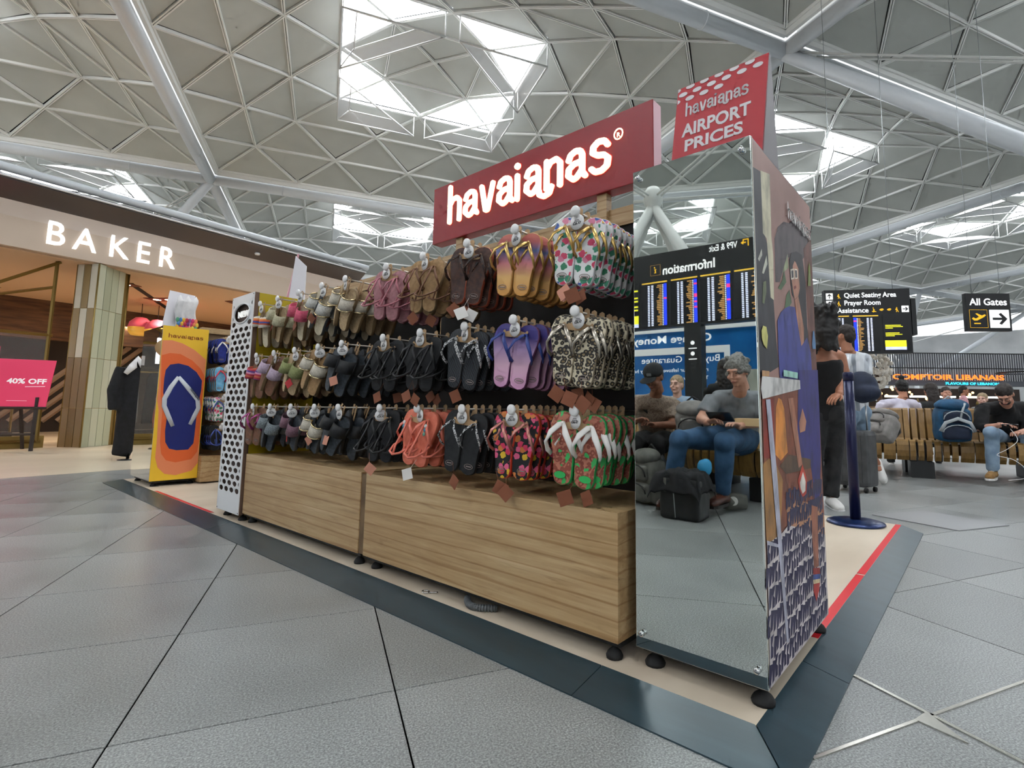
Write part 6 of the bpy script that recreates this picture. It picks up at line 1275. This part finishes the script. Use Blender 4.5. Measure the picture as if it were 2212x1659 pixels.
# ================================================================== LUGGAGE AND SMALL THINGS
mat('device_black', '#0b0c0e', .2)
tb = MB().bbox(-.095, -.005, -.06, .095, .005, .06, .003, Matrix.Translation((-1.555, -1.0, .758)) @ Matrix.Rotation(-1.0, 4, 'X')); tb.build('tablet', 'device_black', None, origin=(-1.555, -1.0, .72), label='black tablet held by the grey-haired man', category='tablet')
hp_ = (Jp['hal'] + Jp['har'])/2; MB().bbox(-.07, -.004, -.036, .07, .004, .036, .003, Matrix.Translation(hp_ + Z*.03) @ Matrix.Rotation(1.0, 4, 'X')).build('smartphone', 'device_black', None, origin=hp_, label='black smartphone held by the man in the black sweater', category='phone')
MB().tube(smooth_path([hp_, hp_ + Vector((.05, -.02, -.12)), hp_ + Vector((-.04, -.04, -.22)), hp_ + Vector((-.13, -.05, -.29)), hp_ + Vector((.0, -.04, -.33)), hp_ + Vector((.09, -.02, -.42)), hp_ + Vector((.1, .05, -.52)), hp_ + Vector((-.05, .02, -.56))]), .0032, 6).build('charging_cable', 'knob_white', None, origin=hp_ - Z*.5, label='white charging cable hanging from the smartphone', category='cable')
def backpack(name, loc, rz, w_, d_, h_, m1, m2, lab, tilt=0, strap='black', group=None):
    B = thing(name, lab, 'backpack', loc, rz, group, local=True); T = Matrix.Rotation(tilt, 4, 'X')
    def put(mb, nm, m, vox=.014, f=.006):
        mb.v = [tuple(T @ Vector(p)) for p in mb.v]; return link(nm, fold(remesh(mb, vox, 2), f, 12, 3), m, B)
    b = MB().bbox(-w_/2, -d_/2, .0, w_/2, d_/2, h_*.8, min(w_, d_)*.3); b.ell((0, 0, h_*.72), (w_*.47, d_*.48, h_*.28)); put(b, 'bag_body', m1)
    p = MB().bbox(-w_*.38, -d_*.5-.06, h_*.08, w_*.38, -d_*.3, h_*.42, .04); put(p, 'front_pocket', m2)
    p = MB().bbox(-w_*.34, -d_*.5-.035, h_*.45, w_*.34, -d_*.3, h_*.74, .035); put(p, 'top_pocket', m2)
    l = MB().ell((0, -.01, h_*.86), (w_*.49, d_*.55, h_*.16)); put(l, 'lid', m1)
    z_ = MB().tube([T @ Vector((w_*.40*math.cos(a), -d_*.5-.064, h_*.26 + h_*.17*math.sin(a))) for a in [i*PI/8 for i in range(9)]], .006, 6).tube([T @ Vector((w_*.36*math.cos(a), -d_*.5-.038, h_*.55 + h_*.2*math.sin(a))) for a in [i*PI/8 for i in range(9)]], .006, 6); z_.build('zip', strap, B)
    for s in (-1, 1): MB().tube([T @ Vector((s*w_*.25, d_*.45, h_*.85)), T @ Vector((s*w_*.3, d_*.5+.06, h_*.55)), T @ Vector((s*w_*.32, d_*.45, h_*.15))], .022, 8, .4).build('shoulder_strap', strap, B)
    MB().tube([T @ Vector((-.05, d_*.3, h_*.97)), T @ Vector((0, d_*.3, h_*1.06)), T @ Vector((.05, d_*.3, h_*.97))], .01, 6).build('grab_handle', strap, B)
    return B
nmat('pack_blue', '#0b3a58', '#104e72', 12, .7); nmat('pack_navy', '#0e1a30', '#16233c', 12, .7); nmat('pack_grey', '#54544f', '#6b6a63', 12, .75); nmat('pack_grey2', '#77736f', '#8f8a86', 12, .75); nmat('nylon_black', '#101113', '#1e2023', 12, .45); mat('webbing_grey', '#a8adb0', .6)
BB = backpack('hiking_backpack', (-.30, 7.93, .475), .35, .36, .26, .50, 'pack_blue', 'pack_navy', 'blue hiking backpack with grey straps standing on the bench', .1, 'webbing_grey')
MB().tube([(-.17, -.2, .12), (-.12, -.22, .22), (0, -.225, .27), (.12, -.22, .22), (.17, -.2, .12)], .02, 8, .3, ref=(0, 0, 1)).build('reflective_band', 'webbing_grey', BB); MB().tube([(.03, -.2, .25), (.06, -.19, .36), (.1, -.16, .45)], .012, 6, .4).build('buckle_strap', 'webbing_grey', BB)
backpack('grey_backpack', (-1.0, 7.35, .475), -.5, .34, .24, .40, 'pack_grey2', 'pack_grey2', 'soft grey backpack lying on the near end of the bench', -.55)
backpack('floor_backpack', (-2.26, -1.20, 0), PI + .35, .30, .20, .47, 'pack_grey', 'pack_grey', 'grey-brown backpack on the floor beside the seated man', .12)
backpack('slumped_backpack', (-2.04, -1.62, .47), PI - .25, .30, .2, .44, 'pack_grey2', 'pack_grey2', 'grey backpack slumped on the bench between the two seated men', .35)
# black camera bag with a jacket on top
KB = thing('camera_bag', 'black boxy shoulder bag on the floor between the man\'s feet', 'bag', (-1.76, -.80, 0), local=True)
k = MB().bbox(-.16, -.1, 0, .16, .12, .30, .03); link('bag_body', fold(remesh(k, .012, 2), .005, 10, 3), 'nylon_black', KB)
MB().tube([(-.02, .127, .29), (-.03, .135, .2), (-.02, .13, .02)], .004, 6).build('zip', 'webbing_grey', KB); MB().bbox(-.15, .08, .22, .15, .13, .30, .02).build('flap', 'nylon_black', KB); MB().box(-.13, .128, .20, -.09, .134, .30).build('tab', 'pack_grey', KB)
jk = MB(); NG = 26; bx, by, bz = -1.79, -.81, .315
for i in range(NG+1):
    for j in range(NG+1):
        u, v_ = (i/NG - .5)*2, (j/NG - .5)*2; x, y = u*.27, v_*.25; ox, oy = max(0, abs(x)-.17), max(0, abs(y)-.12); dr = math.hypot(ox, oy)
        x2 = math.copysign(min(abs(x), .17) + ox*.38, x); y2 = math.copysign(min(abs(y), .12) + oy*.34, y)
        nz = noise.noise(Vector((x*9, y*9, 2))); n2 = noise.noise(Vector((math.atan2(y, x)*3, dr*4, 5)))
        jk.v.append((bx + x2 + .025*n2*(dr > 0), by + y2*(1 + .25*n2*(dr > .02)), max(.03, bz + .045*abs(nz) + .03*(1-abs(u)) - dr*1.05 + .02*n2)))
m_ = (NG+1)**2; jk.v += [(p[0], p[1], p[2]-.014) for p in jk.v]
for i in range(NG):
    for j in range(NG):
        a_ = i*(NG+1)+j; q = (a_, a_+NG+1, a_+NG+2, a_+1); jk.f += [q, tuple(m_+k_ for k_ in reversed(q))]; jk.sm += [True, True]
for k_ in range(NG):
    for a_, b_ in ((k_, k_+1), (NG*(NG+1)+k_+1, NG*(NG+1)+k_), ((k_+1)*(NG+1), k_*(NG+1)), (k_*(NG+1)+NG, (k_+1)*(NG+1)+NG)): jk.f.append((a_, b_, m_+b_, m_+a_)); jk.sm.append(True)
jk.build('jacket', 'cloth_black', None, origin=(bx, by, .03), label='black jacket draped over the boxy shoulder bag', category='jacket')
tq = MB().ell((-1.66, -.93, .37), (.06, .028, .07)); TQ = link('turquoise_pouch', fold(remesh(tq, .01, 2), .01, 14, 2), mat('turquoise', '#2f8fc0', .5), None); tag(TQ, 'turquoise pouch tucked into the black jacket', 'pouch')
NR = thing('neck_pillow', 'rolled grey neck pillow with a round badge on the floor', 'pillow', (-1.61, -1.36, 0)); MB().tube([(-1.70, -1.30, .07), (-1.60, -1.34, .075), (-1.52, -1.40, .07)], [.055, .07, .06], 12).build('roll', 'pack_grey', NR); MB().lathe([(.028, 0), (.036, 0), (.036, .004), (.028, .004)], (-1.575, -1.285, .085), 18, Matrix.Rotation(-PI/2, 3, 'X')).build('badge', 'tag_white', NR)
MB().bbox(-1.55, -1.42, .682, -1.30, -1.28, .745, .004).build('card_box', mat('card_box', '#c9ab80', .7), None, origin=(-1.42, -1.35, .682), label='tan cardboard box on the black bench tray', category='box')
SU = thing('suitcase', 'dark grey wheeled suitcase pulled by the walking man', 'suitcase', (-1.06, 6.25, 0), -.3, local=True)
MB().bbox(-.19, -.12, .05, .19, .12, .62, .05).build('shell', nmat('case_grey', '#3a3b3c', '#4c4d4e', 10, .45), SU)
for k in range(5): MB().box(-.14 + k*.065, -.126, .1, -.125 + k*.065, -.12, .57).build('rib', 'case_grey', SU)
for x in (-.15, .15):
    for y in (-.09, .09): MB().cyl((x-.012, y, .025), (x+.012, y, .025), .025, 12).build('wheel', 'rubber', SU)
MB().tube([(-.1, .1, .6), (-.1, .1, .95), (.1, .1, .95), (.1, .1, .6)], .01, 6).build('handle', 'steel', SU)
nb = MB(); nb.ell((-.935, 6.18, 1.06), (.15, .11, .17)); nb.ell((-.90, 6.15, 1.0), (.13, .12, .1)); NB = link('navy_bag', fold(remesh(nb, .014, 2), .012, 8, 4), 'pack_navy', None); tag(NB, 'navy blue bag under the arm of the walking man', 'bag')
bpy.data.scenes.remove(TMP)
